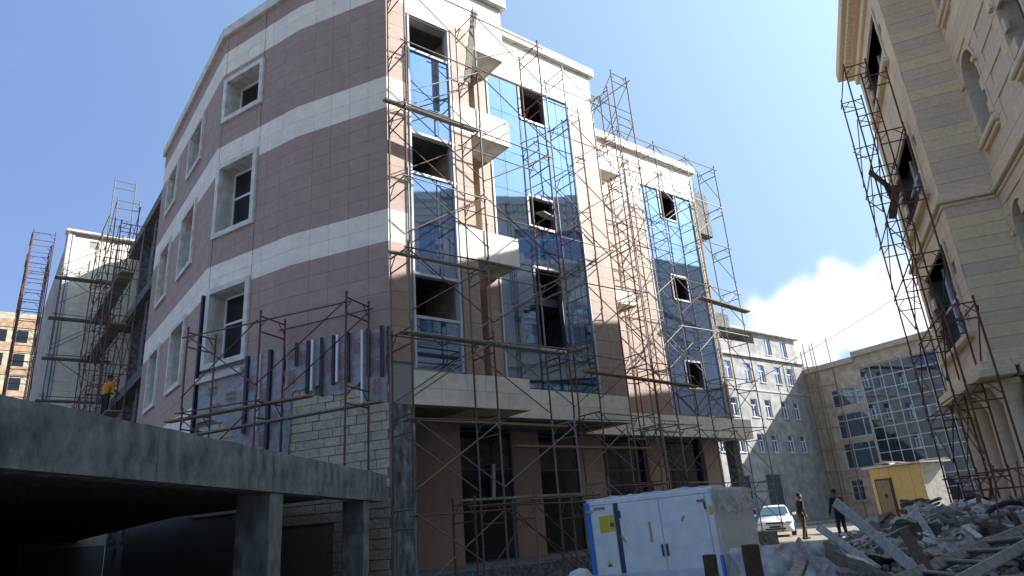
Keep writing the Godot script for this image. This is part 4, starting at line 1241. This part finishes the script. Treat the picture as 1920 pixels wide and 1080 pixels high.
func person(label: String, at: Vector3, turn: float, shirt: Color, trousers: Color, lean: float, stride: float, arms: Array, group := "") -> Node3D:
	var t := thing("person", label, "person", at, group)
	t.rotation.y = turn
	var skin_c := Color(0.24, 0.13, 0.085)
	var hip := Vector3(0, 0.92, 0)
	var chest := hip + Vector3(0, 0.42 * cos(lean), 0.42 * sin(lean))
	var neck := hip + Vector3(0, 0.58 * cos(lean), 0.58 * sin(lean))
	var head := neck + Vector3(0, 0.17, 0.03 + 0.05 * sin(lean))
	var b := []
	b.append([hip + Vector3(-0.05, 0.02, 0), hip + Vector3(0.05, 0.02, 0), 0.135, 0.135, trousers])
	b.append([hip + Vector3(0, 0.12, 0), chest, 0.13, 0.15, shirt])
	b.append([chest + Vector3(-0.1, 0.02, 0), chest + Vector3(0.1, 0.02, 0), 0.12, 0.12, shirt])
	b.append([chest + Vector3(-0.17, 0.11, 0), chest + Vector3(0.17, 0.11, 0), 0.065, 0.065, shirt])
	b.append([chest + Vector3(0, 0.1, 0), head - Vector3(0, 0.06, 0), 0.06, 0.052, skin_c])
	for s in [-1.0, 1.0]:
		var k := hip + Vector3(s * 0.1, -0.44, 0.5 * stride * s + 0.04)
		var a := hip + Vector3(s * 0.11, -0.84, stride * s * 0.9)
		b.append([hip + Vector3(s * 0.09, -0.05, 0), k, 0.095, 0.065, trousers])
		b.append([k, a, 0.066, 0.05, trousers])
		b.append([a + Vector3(0, -0.03, -0.04), a + Vector3(s * 0.02, -0.045, 0.15), 0.045, 0.035, Color(0.03, 0.025, 0.02)])
		var sh := chest + Vector3(s * 0.2, 0.1, 0)
		var el: Vector3 = sh + arms[0 if s < 0 else 1][0]
		var wr: Vector3 = el + arms[0 if s < 0 else 1][1]
		b.append([sh, el, 0.055, 0.045, shirt]); b.append([el, wr, 0.043, 0.032, shirt])
		var hd: Vector3 = (wr - el).normalized()
		b.append([wr, wr + hd * 0.08, 0.034, 0.04, skin_c])
	var st := skin(b, 0.024)
	# head and fingers on a finer grid, added to the same surface
	var hb := [[head + Vector3(0, 0.03, -0.015), head + Vector3(0, 0.04, -0.005), 0.088, 0.088, skin_c], [head + Vector3(0, -0.07, 0.035), head + Vector3(0, -0.02, 0.03), 0.05, 0.062, skin_c], [head + Vector3(0, 0.0, 0.095), head + Vector3(0, -0.025, 0.108), 0.013, 0.018, skin_c]]
	for s in [-1.0, 1.0]: hb.append([head + Vector3(s * 0.088, 0.02, -0.01), head + Vector3(s * 0.09, -0.025, -0.005), 0.017, 0.014, skin_c])
	for s in [-1.0, 1.0]: hb.append([head + Vector3(s * 0.034, 0.012, 0.081), head + Vector3(s * 0.036, 0.012, 0.081), 0.009, 0.009, Color(0.02, 0.02, 0.02)])
	var hm := skin(hb, 0.011).commit()
	st.append_from(hm, 0, Transform3D())
	for s in [-1, 1]:
		var el: Vector3 = chest + Vector3(s * 0.2, 0.1, 0) + arms[0 if s < 0 else 1][0]
		var wr: Vector3 = el + arms[0 if s < 0 else 1][1]
		var hd: Vector3 = (wr - el).normalized()
		var side := hd.cross(Vector3.RIGHT).normalized()
		var ft := mb()
		for k in 4:
			ft.set_color(skin_c)
			var p0 := wr + hd * 0.1 + side * (k - 1.5) * 0.02
			tube(ft, p0, p0 + hd * (0.05 - 0.006 * absf(k - 1.3)), 0.01, 0.009, 5)
			tube(ft, p0 + hd * 0.045, p0 + hd * 0.065 + Vector3(-s * 0.025, 0, 0), 0.009, 0.008, 5)
		ft.set_color(skin_c)
		tube(ft, wr + hd * 0.03 + side * 0.03, wr + hd * 0.08 + side * 0.06, 0.011, 0.009, 5)
		st.append_from(ft.commit(), 0, Transform3D())
	obj("body", st, M.figure, t)
	var hair := skin([[head + Vector3(0, 0.055, -0.025), head + Vector3(0, 0.065, -0.012), 0.09, 0.09, skin_c]], 0.016)
	obj("hair", hair, M.hair, t)
	return t

func make_people() -> void:
	var down := [[Vector3(-0.04, -0.28, -0.05), Vector3(0.0, -0.24, 0.08)], [Vector3(0.05, -0.27, 0.06), Vector3(-0.03, -0.2, 0.16)]]
	person("person in dark shirt and brown trousers standing by the rubble beside the car", Vector3(20.3, GR, -3.0), 1.0, Color(0.02, 0.025, 0.022), Color(0.13, 0.06, 0.03), 0.08, 0.13, down)
	var p2 := person("person in a black jacket with a white stripe standing near the yellow hut", Vector3(18.9, GR, -0.62), 2.6, Color(0.012, 0.012, 0.018), Color(0.02, 0.02, 0.03), 0.05, 0.05, down)
	var st := mb()
	box(st, Vector3(-0.21, 1.29, -0.165), Vector3(0.21, 1.315, -0.12))
	obj("jacket_stripe", st, M.pvc, p2)
	var p3 := person("person in an orange vest standing on the dark side scaffold", Vector3(-3.34, 6.62, -17.0), 2.2, Color(0.7, 0.22, 0.015), Color(0.02, 0.02, 0.03), 0.15, 0.06, [[Vector3(-0.05, -0.26, 0.05), Vector3(0.05, -0.05, 0.22)], [Vector3(0.05, -0.26, 0.05), Vector3(-0.05, -0.02, 0.22)]])
	p3.scale = Vector3.ONE

# ------------------------------------------------------------------ wrapped air unit and timber posts
func drape(x0: float, x1: float, y0: float, y1: float, z0: float, z1: float, fold: float, sd: int) -> SurfaceTool:
	# a hanging sheet that leans from z1 (top) out to z0 (bottom), with folds
	var st := mb()
	var nz := FastNoiseLite.new()
	nz.seed = sd; nz.frequency = 1.0
	st.set_smooth_group(0)
	var nx := 26
	var ny := 14
	var p := func(i, j):
		var u := float(i) / nx
		var v := float(j) / ny
		var x := lerpf(x0, x1, u)
		var y := lerpf(y0, y1, v)
		var d := 1.0 - v
		return Vector3(x + fold * 0.4 * nz.get_noise_2d(x * 3.0, y * 4.0), y + fold * 0.3 * d * nz.get_noise_2d(x * 4.0 + 9.0, y * 2.0), lerpf(z1, z0, d * d) + fold * (0.3 + d) * nz.get_noise_2d(x * 5.0 + 3.0 * y, y * 1.6) + fold * 0.3 * nz.get_noise_2d(x * 13.0, y * 7.0))
	for i in nx:
		for j in ny:
			var a: Vector3 = p.call(i, j)
			var b: Vector3 = p.call(i, j + 1)
			var c: Vector3 = p.call(i + 1, j + 1)
			var d: Vector3 = p.call(i + 1, j)
			for v in [a, b, c, a, c, d]: st.add_vertex(v)
	st.generate_normals()
	return st

func make_unit() -> void:
	var t := thing("air_unit", "white air handling unit wrapped in clear plastic with yellow stickers", "air unit")
	var x := Vector3(0.395, 0, 0.918).normalized()
	var b := Basis(x, Vector3.UP, x.cross(Vector3.UP))
	b = b * Basis.from_euler(Vector3(0.0, 0.0, 0.024))
	t.transform = Transform3D(b, Vector3(-0.455, GR + 0.12, 6.35))
	var h := 1.4
	var w := 1.66
	var d := 2.4
	var st := mb()
	for z in [-0.15, -1.2, -2.3]:
		cbox(st, Vector3(0.0, -0.12, z - 0.1), Vector3(w, 0.0, z), 0.01)
	obj("pallet", st, M.wood_old, t)
	st = mb()
	cbox(st, Vector3(0, 0, -d), Vector3(w, h, -0.012), 0.02)
	obj("cabinet", st, M.unit_white, t)
	for p in [[0.06, 0.375], [0.445, 0.985], [0.992, 1.575], [1.585, 1.655]]:
		st = mb()
		cbox(st, Vector3(p[0], 0.02, -0.011), Vector3(p[1], h - 0.07, 0.008), 0.005)
		obj("front_panel", st, M.unit_white, t)
	st = mb()
	cbox(st, Vector3(0.01, h - 0.062, -0.011), Vector3(w - 0.01, h - 0.004, 0.006), 0.004)
	obj("top_rail", st, M.unit_white, t)
	bx("dark_strip", Vector3(0.383, 0.01, -0.011), Vector3(0.437, h - 0.065, 0.004), M.unit_dark, t)
	bx("edge_film", Vector3(-0.012, 0.02, -0.1), Vector3(0.045, h - 0.02, 0.012), M.blue_film, t)
	bx("edge_film", Vector3(w - 0.02, 0.1, -0.05), Vector3(w + 0.012, 0.62, 0.014), M.blue_film, t)
	bx("sticker", Vector3(0.165, h - 0.41, 0.009), Vector3(0.295, h - 0.205, 0.011), M.sticker, t)
	bx("sticker", Vector3(0.302, h - 0.4, 0.009), Vector3(0.372, h - 0.2, 0.011), M.sticker, t)
	bx("sticker_print", Vector3(0.31, h - 0.345, 0.012), Vector3(0.366, h - 0.295, 0.013), M.scrap_red, t)
	bx("sticker", Vector3(1.6, h - 0.32, 0.009), Vector3(1.65, h - 0.22, 0.011), M.sticker, t)
	bx("tape", Vector3(0.82, h - 0.57, 0.009), Vector3(0.853, h - 0.33, 0.0105), M.tape, t)
	inst("tape", unit_box, M.tape, t, Transform3D(Basis.from_euler(Vector3(0, 0, -0.6)) * Basis.from_scale(Vector3(0.03, 0.075, 0.002)), Vector3(1.27, h - 0.33, 0.0097)))
	inst("handle", unit_box, M.tape, t, Transform3D(Basis.from_euler(Vector3(0, 0, 0.6)) * Basis.from_scale(Vector3(0.022, 0.1, 0.02)), Vector3(0.47, h - 0.5, 0.015)))
	for hy in [0.25, 1.15]:
		for hx in [0.45, 1.555]:
			bx("hinge", Vector3(hx, hy, 0.008), Vector3(hx + 0.02, hy + 0.09, 0.022), M.unit_dark, t)
	for hx in [0.95, 1.01]:
		st = mb()
		cbox(st, Vector3(hx, 0.66, 0.008), Vector3(hx + 0.022, 0.8, 0.04), 0.006)
		obj("door_handle", st, M.unit_dark, t)
	bx("latch", Vector3(1.48, h - 0.16, 0.009), Vector3(1.57, h - 0.13, 0.02), M.wood, t)
	bx("latch", Vector3(0.0, h - 0.15, 0.012), Vector3(0.09, h - 0.125, 0.022), M.tape, t)
	st = mb()
	tri(st, Vector3(0.2, h - 0.82, 0.0095), Vector3(0.24, h - 0.74, 0.0095), Vector3(0.28, h - 0.82, 0.0095))
	obj("warning_sign", st, M.sticker, t)
	st = mb()
	tri(st, Vector3(0.208, h - 0.816, 0.0105), Vector3(0.225, h - 0.785, 0.0105), Vector3(0.272, h - 0.816, 0.0105))
	obj("warning_mark", st, M.black, t)
	var tm := TextMesh.new()
	var f := SystemFont.new()
	f.font_names = PackedStringArray(["Droid Sans"])
	f.font_weight = 700
	tm.font = f; tm.text = "YORK"; tm.font_size = 32; tm.pixel_size = 0.05 / 32.0; tm.depth = 0.003
	inst("lettering", tm, M.unit_dark, t, Transform3D(Basis(), Vector3(0.2, h - 0.11, 0.0115)))
	st = mb()
	tri(st, Vector3(0.09, h - 0.125, 0.0115), Vector3(0.135, h - 0.1, 0.0115), Vector3(0.125, h - 0.125, 0.0115))
	tri(st, Vector3(0.1, h - 0.108, 0.0115), Vector3(0.14, h - 0.09, 0.0115), Vector3(0.13, h - 0.108, 0.0115))
	obj("logo_mark", st, M.unit_dark, t)
	# side panel, its sticker, and the wrapping
	st = mb()
	cbox(st, Vector3(w - 0.002, 0.04, -d + 0.06), Vector3(w + 0.012, h - 0.09, -0.09), 0.004)
	obj("side_panel", st, M.unit_white, t)
	bx("sticker", Vector3(w + 0.0125, h - 0.34, -1.25), Vector3(w + 0.0145, h - 0.2, -1.13), M.sticker, t)
	st = mb()
	cbox(st, Vector3(w + 0.0125, 0.42, -1.75), Vector3(w + 0.03, 0.52, -1.66), 0.006)
	obj("vent_plug", st, M.unit_dark, t)
	obj("plastic_skirt", drape(-0.12, 1.6, -0.1, 0.5, 0.3, 0.03, 0.06, 3), M.plastic, t)
	var side := Transform3D(Basis(Vector3.UP, PI / 2), Vector3(w, 0, 0))
	obj("plastic_skirt", drape(-0.05, 2.35, -0.1, 0.62, 0.4, 0.05, 0.12, 8), M.plastic, t, side)
	obj("plastic_hem", drape(0.02, 2.4, h - 0.3, h + 0.01, 0.05, 0.025, 0.05, 15), M.plastic, t, side)
	st = drape(-0.02, w + 0.02, 0.0, d, 0.0, 0.0, 0.03, 21)
	obj("plastic_top", st, M.plastic, t, Transform3D(Basis(Vector3.RIGHT, -PI / 2), Vector3(0, h + 0.02, 0)))
	# crumpled sheet at the right end
	var heap := drape(-0.6, 0.7, 0.0, 0.85, 0.55, 0.0, 0.3, 33)
	var o := obj("crumpled_plastic", heap, M.plastic, self, Transform3D(Basis(Vector3.UP, -0.6), Vector3(0.75, GR, 8.3)))
	tag(o, "crumpled clear plastic sheet heaped at the end of the white air unit", "plastic sheet")
	for p in [[Vector3(-1.3, 0, 8.82), 1.235, 0.115, 0.5, "shorter brown timber post standing before the white air unit"], [Vector3(-1.02, 0, 9.1), 1.3, 0.135, 0.9, "taller brown timber post standing at the unit's plastic end"]]:
		st = mb()
		cbox(st, Vector3(-p[2] / 2, GR, -p[2] / 2), Vector3(p[2] / 2, p[1], p[2] / 2), 0.008)
		tag(obj("timber_post", st, M.wood_brown, self, Transform3D(Basis.from_euler(Vector3(0.01, p[3], -0.01)), p[0])), p[4], "post")

# ------------------------------------------------------------------ rubble
func heap_y(x: float, z: float) -> float:
	var y := 0.0
	for g in [[6.6, 8.0, 1.2, 2.1], [4.6, 9.4, 0.95, 1.6], [2.6, 10.3, 0.78, 1.5], [1.0, 9.7, 0.4, 1.1], [0.2, 11.2, 0.42, 1.2], [8.8, 8.3, 0.9, 1.6]]:
		y += g[2] * exp(-(pow(x - g[0], 2) + pow(z - g[1], 2)) / (2.0 * g[3] * g[3])) * 0.55
	return GR + minf(y, 0.95)

func shard(kind: int, sd: int) -> ArrayMesh:
	var r := RandomNumberGenerator.new()
	r.seed = sd
	var st := mb()
	if kind == 0:      # broken lump: jittered, chamfered block
		var v := []
		for i in 8: v.append(Vector3((0.5 if i & 1 else -0.5) + r.randf_range(-0.16, 0.16), (0.4 if i & 2 else -0.4) + r.randf_range(-0.14, 0.14), (0.45 if i & 4 else -0.45) + r.randf_range(-0.16, 0.16)))
		var hull := [[4, 6, 7, 5], [1, 3, 2, 0], [5, 7, 3, 1], [0, 2, 6, 4], [6, 2, 3, 7], [0, 4, 5, 1]]
		for f in hull:
			var c: Vector3 = (v[f[0]] + v[f[1]] + v[f[2]] + v[f[3]]) / 4.0
			c *= 1.0 + r.randf_range(0.05, 0.3)
			for k in 4: tri(st, v[f[k]], v[f[(k + 1) % 4]], c)
	elif kind == 1:    # bent sheet
		var nz := FastNoiseLite.new()
		nz.seed = sd; nz.frequency = 1.1
		var n := 7
		var p := func(i, j, e): return Vector3(i / float(n) - 0.5 + 0.05 * nz.get_noise_2d(j * 3.0, i), 0.16 * nz.get_noise_2d(i * 0.35, j * 0.35) + 0.05 * nz.get_noise_2d(i * 1.4, j * 1.4) + e, j / float(n) - 0.5 + 0.05 * nz.get_noise_2d(i * 3.0, j + 40.0))
		for i in n:
			for j in n:
				quad(st, p.call(i, j, 0.006), p.call(i + 1, j, 0.006), p.call(i + 1, j + 1, 0.006), p.call(i, j + 1, 0.006))
				quad(st, p.call(i, j + 1, 0.0), p.call(i + 1, j + 1, 0.0), p.call(i + 1, j, 0.0), p.call(i, j, 0.0))
	elif kind == 2:    # splintered board, one unit long
		var a := r.randf_range(-0.1, 0.1)
		cbox(st, Vector3(-0.5, -0.5, -0.5), Vector3(0.44, 0.5, 0.5), 0.08)
		tri(st, Vector3(0.44, -0.5, -0.5), Vector3(0.44, 0.5, -0.5), Vector3(0.55, a, 0.1))
		tri(st, Vector3(0.44, 0.5, -0.5), Vector3(0.44, 0.5, 0.5), Vector3(0.55, a, 0.1))
		tri(st, Vector3(0.44, 0.5, 0.5), Vector3(0.44, -0.5, 0.5), Vector3(0.55, a, 0.1))
		tri(st, Vector3(0.44, -0.5, 0.5), Vector3(0.44, -0.5, -0.5), Vector3(0.55, a, 0.1))
	else:              # filled sack
		var nz := FastNoiseLite.new()
		nz.seed = sd; nz.frequency = 1.4
		var rings := []
		for i in 9:
			var ang := PI * (i + 0.35) / 9.2
			var rr := []
			for k in 12:
				var d := Vector3(cos(ang), sin(ang) * sin(TAU * k / 12.0) * 0.55, sin(ang) * cos(TAU * k / 12.0) * 0.7)
				rr.append(d * 0.5 * (1.0 + 0.35 * nz.get_noise_3dv(d * 1.4)))
			rings.append(rr)
		loft(st, rings)
		st.generate_normals()
	return st.commit()

func beam(called: String, a: Vector3, b: Vector3, w: float, th: float, m: Material, label: String, category: String, roll := 0.0, group := "") -> Node3D:
	var d := b - a
	var x := d.normalized()
	var z := x.cross(Vector3.UP).normalized().rotated(x, roll)
	var st := mb()
	cbox(st, Vector3(0, -th / 2, -w / 2), Vector3(d.length(), th / 2, w / 2), minf(0.01, th * 0.3))
	var o := obj(called, st, m, self, Transform3D(Basis(x, z.cross(x), z), a))
	tag(o, label, category, group)
	return o

func make_rubble() -> void:
	# the mound itself and its smallest debris
	var st := mb()
	var nz := FastNoiseLite.new()
	nz.seed = 77; nz.frequency = 0.9; nz.fractal_octaves = 4
	st.set_smooth_group(0)
	var s := 0.16
	var hh := func(x, z):
		var e := heap_y(x, z) - GR
		return GR - 0.05 + e + clampf(e * 2.0, 0.0, 1.0) * 0.34 * nz.get_noise_2d(x * 1.9, z * 1.9)
	var x := -3.0
	while x < 11.5:
		var z := 5.5
		while z < 14.5:
			if heap_y(x, z) > GR + 0.02:
				var a := Vector3(x, hh.call(x, z), z)
				var b := Vector3(x + s, hh.call(x + s, z), z)
				var c := Vector3(x + s, hh.call(x + s, z + s), z + s)
				var d := Vector3(x, hh.call(x, z + s), z + s)
				for v in [a, b, c, a, c, d]: st.add_vertex(v)
			z += s
		x += s
	st.generate_normals()
	var mound := obj("rubble_mound", st, M.rubble, self)
	tag(mound, "grey mound of building rubble and dust heaped in the street", "rubble", "", "stuff")
	var sh := []
	for k in 4:
		sh.append([])
		for i in 4: sh[k].append(shard(k, 100 + k * 10 + i))
	var spot := func() -> Vector3:
		for i in 60:
			var q := Vector3(rng.randf_range(-1.6, 10.0), 0, rng.randf_range(6.4, 12.6))
			if heap_y(q.x, q.z) > GR + 0.1 + 0.35 * rng.randf():
				q.y = hh.call(q.x, q.z)
				return q
		return Vector3(4, 1, 9)
	for m in 4:
		var g := mb()
		for i in 1100:
			var q: Vector3 = spot.call()
			var k: int = [0, 0, 0, 2][rng.randi() % 4]
			var sc := Vector3(0.1, 0.07, 0.085) * rng.randf_range(0.35, 1.2) if k == 0 else Vector3(0.35, 0.02, 0.05) * rng.randf_range(0.5, 1.3)
			g.append_from(sh[k][rng.randi() % 4], 0, Transform3D(Basis.from_euler(Vector3(rng.randf() * TAU, rng.randf() * TAU, rng.randf_range(-0.7, 0.7))) * Basis.from_scale(sc), q + Vector3(0, 0.02, 0)))
		tag(obj("rubble_chips", g, M["scrap%d" % [0, 1, 2, 3][m]], self), ["pale grey", "grey", "tan", "dark grey"][m] + " chips and splinters strewn over the rubble mound", "rubble", "", "stuff")
	# pieces one can tell apart
	var kinds := [
		["rubble_lump", "%s broken %s lump lying %s", "rubble lump", "%s lumps on the rubble", 0, Vector3(0.26, 0.18, 0.22), 64],
		["sheet_scrap", "%s bent %s sheet scrap lying %s", "sheet", "%s sheet scraps on the rubble", 1, Vector3(0.42, 0.4, 0.34), 90],
		["broken_board", "%s broken %s board sticking out %s", "board", "%s boards in the rubble", 2, Vector3(0.7, 0.022, 0.06), 90],
		["rubble_sack", "%s half empty %s sack lying %s", "sack", "%s sacks on the rubble", 3, Vector3(0.5, 0.4, 0.45), 16]]
	var names := ["pale grey", "grey", "tan", "dark", "greenish", "white"]
	for k in kinds:
		for i in k[6]:
			var q: Vector3 = spot.call()
			var c := rng.randi() % 6
			var tilt: float = [0.8, 0.5, 0.5, 0.3][k[4]]
			var sc: Vector3 = k[5] * rng.randf_range(0.55, 1.25)
			if k[4] == 2: sc.x *= rng.randf_range(0.6, 1.7)
			var o := inst(k[0], sh[k[4]][rng.randi() % 4], M["scrap%d" % c], self, Transform3D(Basis.from_euler(Vector3(rng.randf_range(-tilt, tilt), rng.randf() * TAU, rng.randf_range(-tilt, tilt))) * Basis.from_scale(sc), q + Vector3(0, sc.y * 0.25 + (0.1 if k[4] == 2 else 0.0), 0)))
			var rel: float = sc.length() / k[5].length()
			var big: String = "small" if rel < 0.75 else ("middling" if rel < 1.02 else "large")
			var where: String = "on the crest of the rubble" if heap_y(q.x, q.z) > GR + 0.75 else ("in the rubble beside the air unit" if q.x < 2.2 and q.z < 9.6 else ("in the rubble below the limestone wall" if q.z > 10.3 or q.x > 7.5 else "on the slope of the rubble"))
			tag(o, k[1] % [big, names[c], where], k[2], k[3] % names[c])
	# the large pieces in front
	beam("fallen_board", Vector3(1.75, 1.63, 8.55), Vector3(0.5, 0.92, 9.9), 0.12, 0.03, M.wood_pale, "long pale broad board leaning highest out of the rubble", "board", 1.0)
	beam("fallen_board", Vector3(1.15, 1.36, 8.6), Vector3(0.35, 0.95, 9.6), 0.09, 0.03, M.wood_pale, "pale board leaning beside the highest board towards the car", "board", 0.8)
	beam("fallen_board", Vector3(0.9, 1.24, 8.45), Vector3(0.05, 0.85, 9.2), 0.07, 0.03, M.wood_old, "narrow grey board lying lowest of the leaning boards", "board", 0.9)
	beam("fallen_board", Vector3(2.6, 1.5, 9.1), Vector3(1.1, 0.95, 9.95), 0.09, 0.03, M.wood_pale, "pale board leaning before the thick of the rubble", "board", 0.9)
	beam("fallen_board", Vector3(2.9, 1.38, 9.2), Vector3(0.9, 1.12, 9.15), 0.1, 0.03, M.wood_pale, "pale board lying level across the leaning boards", "board", 0.3)
	beam("fallen_beam", Vector3(-0.7, 0.82, 9.2), Vector3(0.75, 1.02, 8.55), 0.13, 0.08, M.wood_old, "squared old beam lying before the leaning boards", "beam", 0.2)
	beam("fallen_beam", Vector3(0.1, 1.32, 10.05), Vector3(-0.45, 0.75, 10.5), 0.1, 0.08, M.wood_brown, "short brown stump of timber standing in the rubble", "beam", 0.4)
	beam("fallen_beam", Vector3(-1.6, 0.86, 10.7), Vector3(0.75, 1.2, 10.95), 0.09, 0.05, M.wood_pale, "long pale beam slanting across the near rubble", "beam", 1.1)
	beam("fallen_beam", Vector3(-1.2, 0.9, 10.2), Vector3(1.9, 1.22, 10.5), 0.1, 0.06, M.wood_old, "old grey beam behind the long slanting one", "beam", 0.8)
	for i in 5:
		var k := i / 4.0
		beam("frame_slat", Vector3(-0.9, 0.9, 10.72).lerp(Vector3(0.55, 1.2, 10.95), k), Vector3(-0.7, 0.95, 10.22).lerp(Vector3(1.0, 1.14, 10.4), k), 0.09, 0.03, M.wood_old, "short slat bridging the two slanting beams", "slat", 0.3, "slats between the slanting beams")
	var slab := inst("bent_sheet", shard(1, 555), M.scrap5, self, Transform3D(Basis.from_euler(Vector3(0.55, 0.4, -0.25)) * Basis.from_scale(Vector3(0.95, 0.5, 0.8)), Vector3(-0.1, 0.98, 9.72)))
	tag(slab, "large pale bent panel lying foremost on the rubble", "panel")
	var slab2 := inst("bent_sheet", shard(1, 556), M.scrap0, self, Transform3D(Basis.from_euler(Vector3(0.8, 1.4, 0.2)) * Basis.from_scale(Vector3(0.9, 0.6, 0.7)), Vector3(3.3, 1.15, 9.5)))
	tag(slab2, "pale grey bent panel tilted in the middle of the rubble", "panel")
	for p in [[Vector3(6.5, 1.28, 8.5), 0.9, "white bulky sack on the crest of the rubble beside the limestone columns"], [Vector3(5.0, 1.2, 8.4), 0.75, "white slumped sack just below the crest of the rubble"]]:
		var o := inst("bulk_sack", shard(3, 601), M.scrap5, self, Transform3D(Basis.from_euler(Vector3(0.1, p[1], 0.1)) * Basis.from_scale(Vector3(0.8, 0.85, 0.7)), p[0]))
		tag(o, p[2], "sack")
	# hose, red pipe and bent bars
	st = mb()
	var pts := []
	for i in 15:
		var a := PI * i / 14.0
		pts.append(Vector3(2.9 + 0.1 * sin(a), 1.05 + 0.42 * sin(a), 10.05) + Vector3(-0.47, 0, -0.4) * cos(a) * 0.7)
	path_tube(st, pts, 0.03, 8)
	tag(obj("hose", st, M.rubber, self), "thick black hose arching out of the rubble", "hose")
	st = mb()
	path_tube(st, [Vector3(1.35, 1.13, 10.55), Vector3(1.75, 1.17, 10.75), Vector3(2.3, 1.15, 11.0)], 0.022, 8)
	tag(obj("red_pipe", st, M.scrap_red, self), "red plastic pipe lying on the right of the rubble", "pipe")
	for i in 5:
		st = mb()
		var q := Vector3(1.9 + 0.5 * i, 0.9, 10.2 + 0.12 * (i % 3))
		var l := rng.randf_range(-0.12, 0.12)
		path_tube(st, [q, q + Vector3(l, 0.45, 0.02), q + Vector3(l * 2.6, 0.85 + 0.2 * rng.randf(), 0.05)], 0.009, 5)
		tag(obj("bent_bar", st, M.rust, self), "thin bent reinforcing bar standing up out of the rubble", "bar", "bent bars in the rubble")

func make_sacks() -> void:
	for p in [[Vector3(-0.05, 0.8, 5.6), Vector3(0.95, 0.75, 0.6), "pale filled sack slumped against the corner of the shop front"], [Vector3(-1.55, 0.75, 4.9), Vector3(0.5, 0.95, 0.45), "small pale sack standing before the deck column"]]:
		var o := inst("filled_sack", shard(3, 611), M.scrap5, self, Transform3D(Basis(Vector3.UP, 0.7) * Basis.from_scale(p[1]), p[0]))
		tag(o, p[2], "sack")

func make_ground() -> void:
	var st := mb()
	var nz := FastNoiseLite.new()
	nz.seed = 9; nz.frequency = 0.25; nz.fractal_octaves = 4
	st.set_smooth_group(0)
	var p := func(x, z): return Vector3(x, GR - 0.03 + 0.05 * nz.get_noise_2d(x, z), z)
	for i in range(-20, 60):
		for j in range(-24, 24):
			for v in [p.call(i, j), p.call(i + 1, j), p.call(i + 1, j + 1), p.call(i, j), p.call(i + 1, j + 1), p.call(i, j + 1)]:
				st.add_vertex(v)
	st.generate_normals()
	var o := obj("ground", st, M.dirt, self)
	o.set_meta("kind", "structure")
	st = mb()
	quad(st, Vector3(-600, GR - 0.12, -600), Vector3(600, GR - 0.12, -600), Vector3(600, GR - 0.12, 600), Vector3(-600, GR - 0.12, 600))
	o = obj("far_ground", st, M.dirt, self)
	o.set_meta("kind", "structure")
	st = mb()
	cbox(st, Vector3(22.0, GR - 0.1, -19.9), Vector3(53.0, GR + 0.13, -14.5), 0.02)
	o = obj("pavement", st, M.concrete, self)
	o.set_meta("kind", "structure")
	# bricks and loose stones on the sunny patch before the car
	for i in 22:
		var q := Vector3(rng.randf_range(9.0, 16.0), GR, 0)
		q.z = 6.2 - (q.x - 3.0) * 0.62 + rng.randf_range(-0.8, 1.2)
		var m := inst("loose_block", shard(0, 300 + i % 5), M["block%d" % (i % 4)], self, Transform3D(Basis.from_euler(Vector3(0, rng.randf() * TAU, rng.randf_range(-0.2, 0.2))) * Basis.from_scale(Vector3(0.38, 0.2, 0.22) * rng.randf_range(0.6, 1.1)), q + Vector3(0, 0.07, 0)))
		tag(m, "loose tan block lying on the dusty street before the car", "block", "loose blocks on the street")

# ------------------------------------------------------------------ scene
func _ready() -> void:
	rng.seed = 20240
	var cam := Camera3D.new()
	cam.name = "camera"
	cam.fov = 45.907
	cam.position = Vector3(-7.0, 1.6, 13.26)
	cam.rotation = Vector3(0.339509, -0.675348, -0.075665)
	cam.near = 0.1; cam.far = 1500.0
	add_child(cam)
	cam.make_current()
	var env := Environment.new()
	env.background_mode = Environment.BG_SKY
	env.sky = make_sky()
	env.tonemap_mode = Environment.TONE_MAPPER_LINEAR
	env.tonemap_exposure = 2.4
	env.sdfgi_enabled = true; env.ssao_enabled = true; env.ssil_enabled = true
	var we := WorldEnvironment.new()
	we.name = "environment"
	we.environment = env
	add_child(we)
	var sun := DirectionalLight3D.new()
	sun.name = "sun"
	sun.light_energy = 1.6
	sun.light_color = Color(1.0, 0.985, 0.96)
	sun.light_angular_distance = 0.53
	sun.shadow_enabled = true
	sun.look_at_from_position(SUN * 20.0, Vector3.ZERO)
	add_child(sun)
	var rs := mb()
	tube(rs, Vector3.ZERO, Vector3.UP, 1.0, 1.0, 6)
	unit_rod = rs.commit()
	make_materials()
	M.concrete_deck = mat(0.35, 0.37, 0.375, 0.85, noise_tex(0.016, 4, 0.35, 1.0, 63), 0.4, norm_tex(0.05, 4, 3.0, 64), 0.5)
	M.concrete_deck.uv1_scale = Vector3(0.62, 0.22, 0.62)
	make_ground()
	make_main_building()
	make_wing()
	make_deck()
	make_right_building()
	make_far_buildings()
	make_scaffolds()
	make_hut()
	make_car()
	make_people()
	make_unit()
	make_sacks()
	make_rubble()
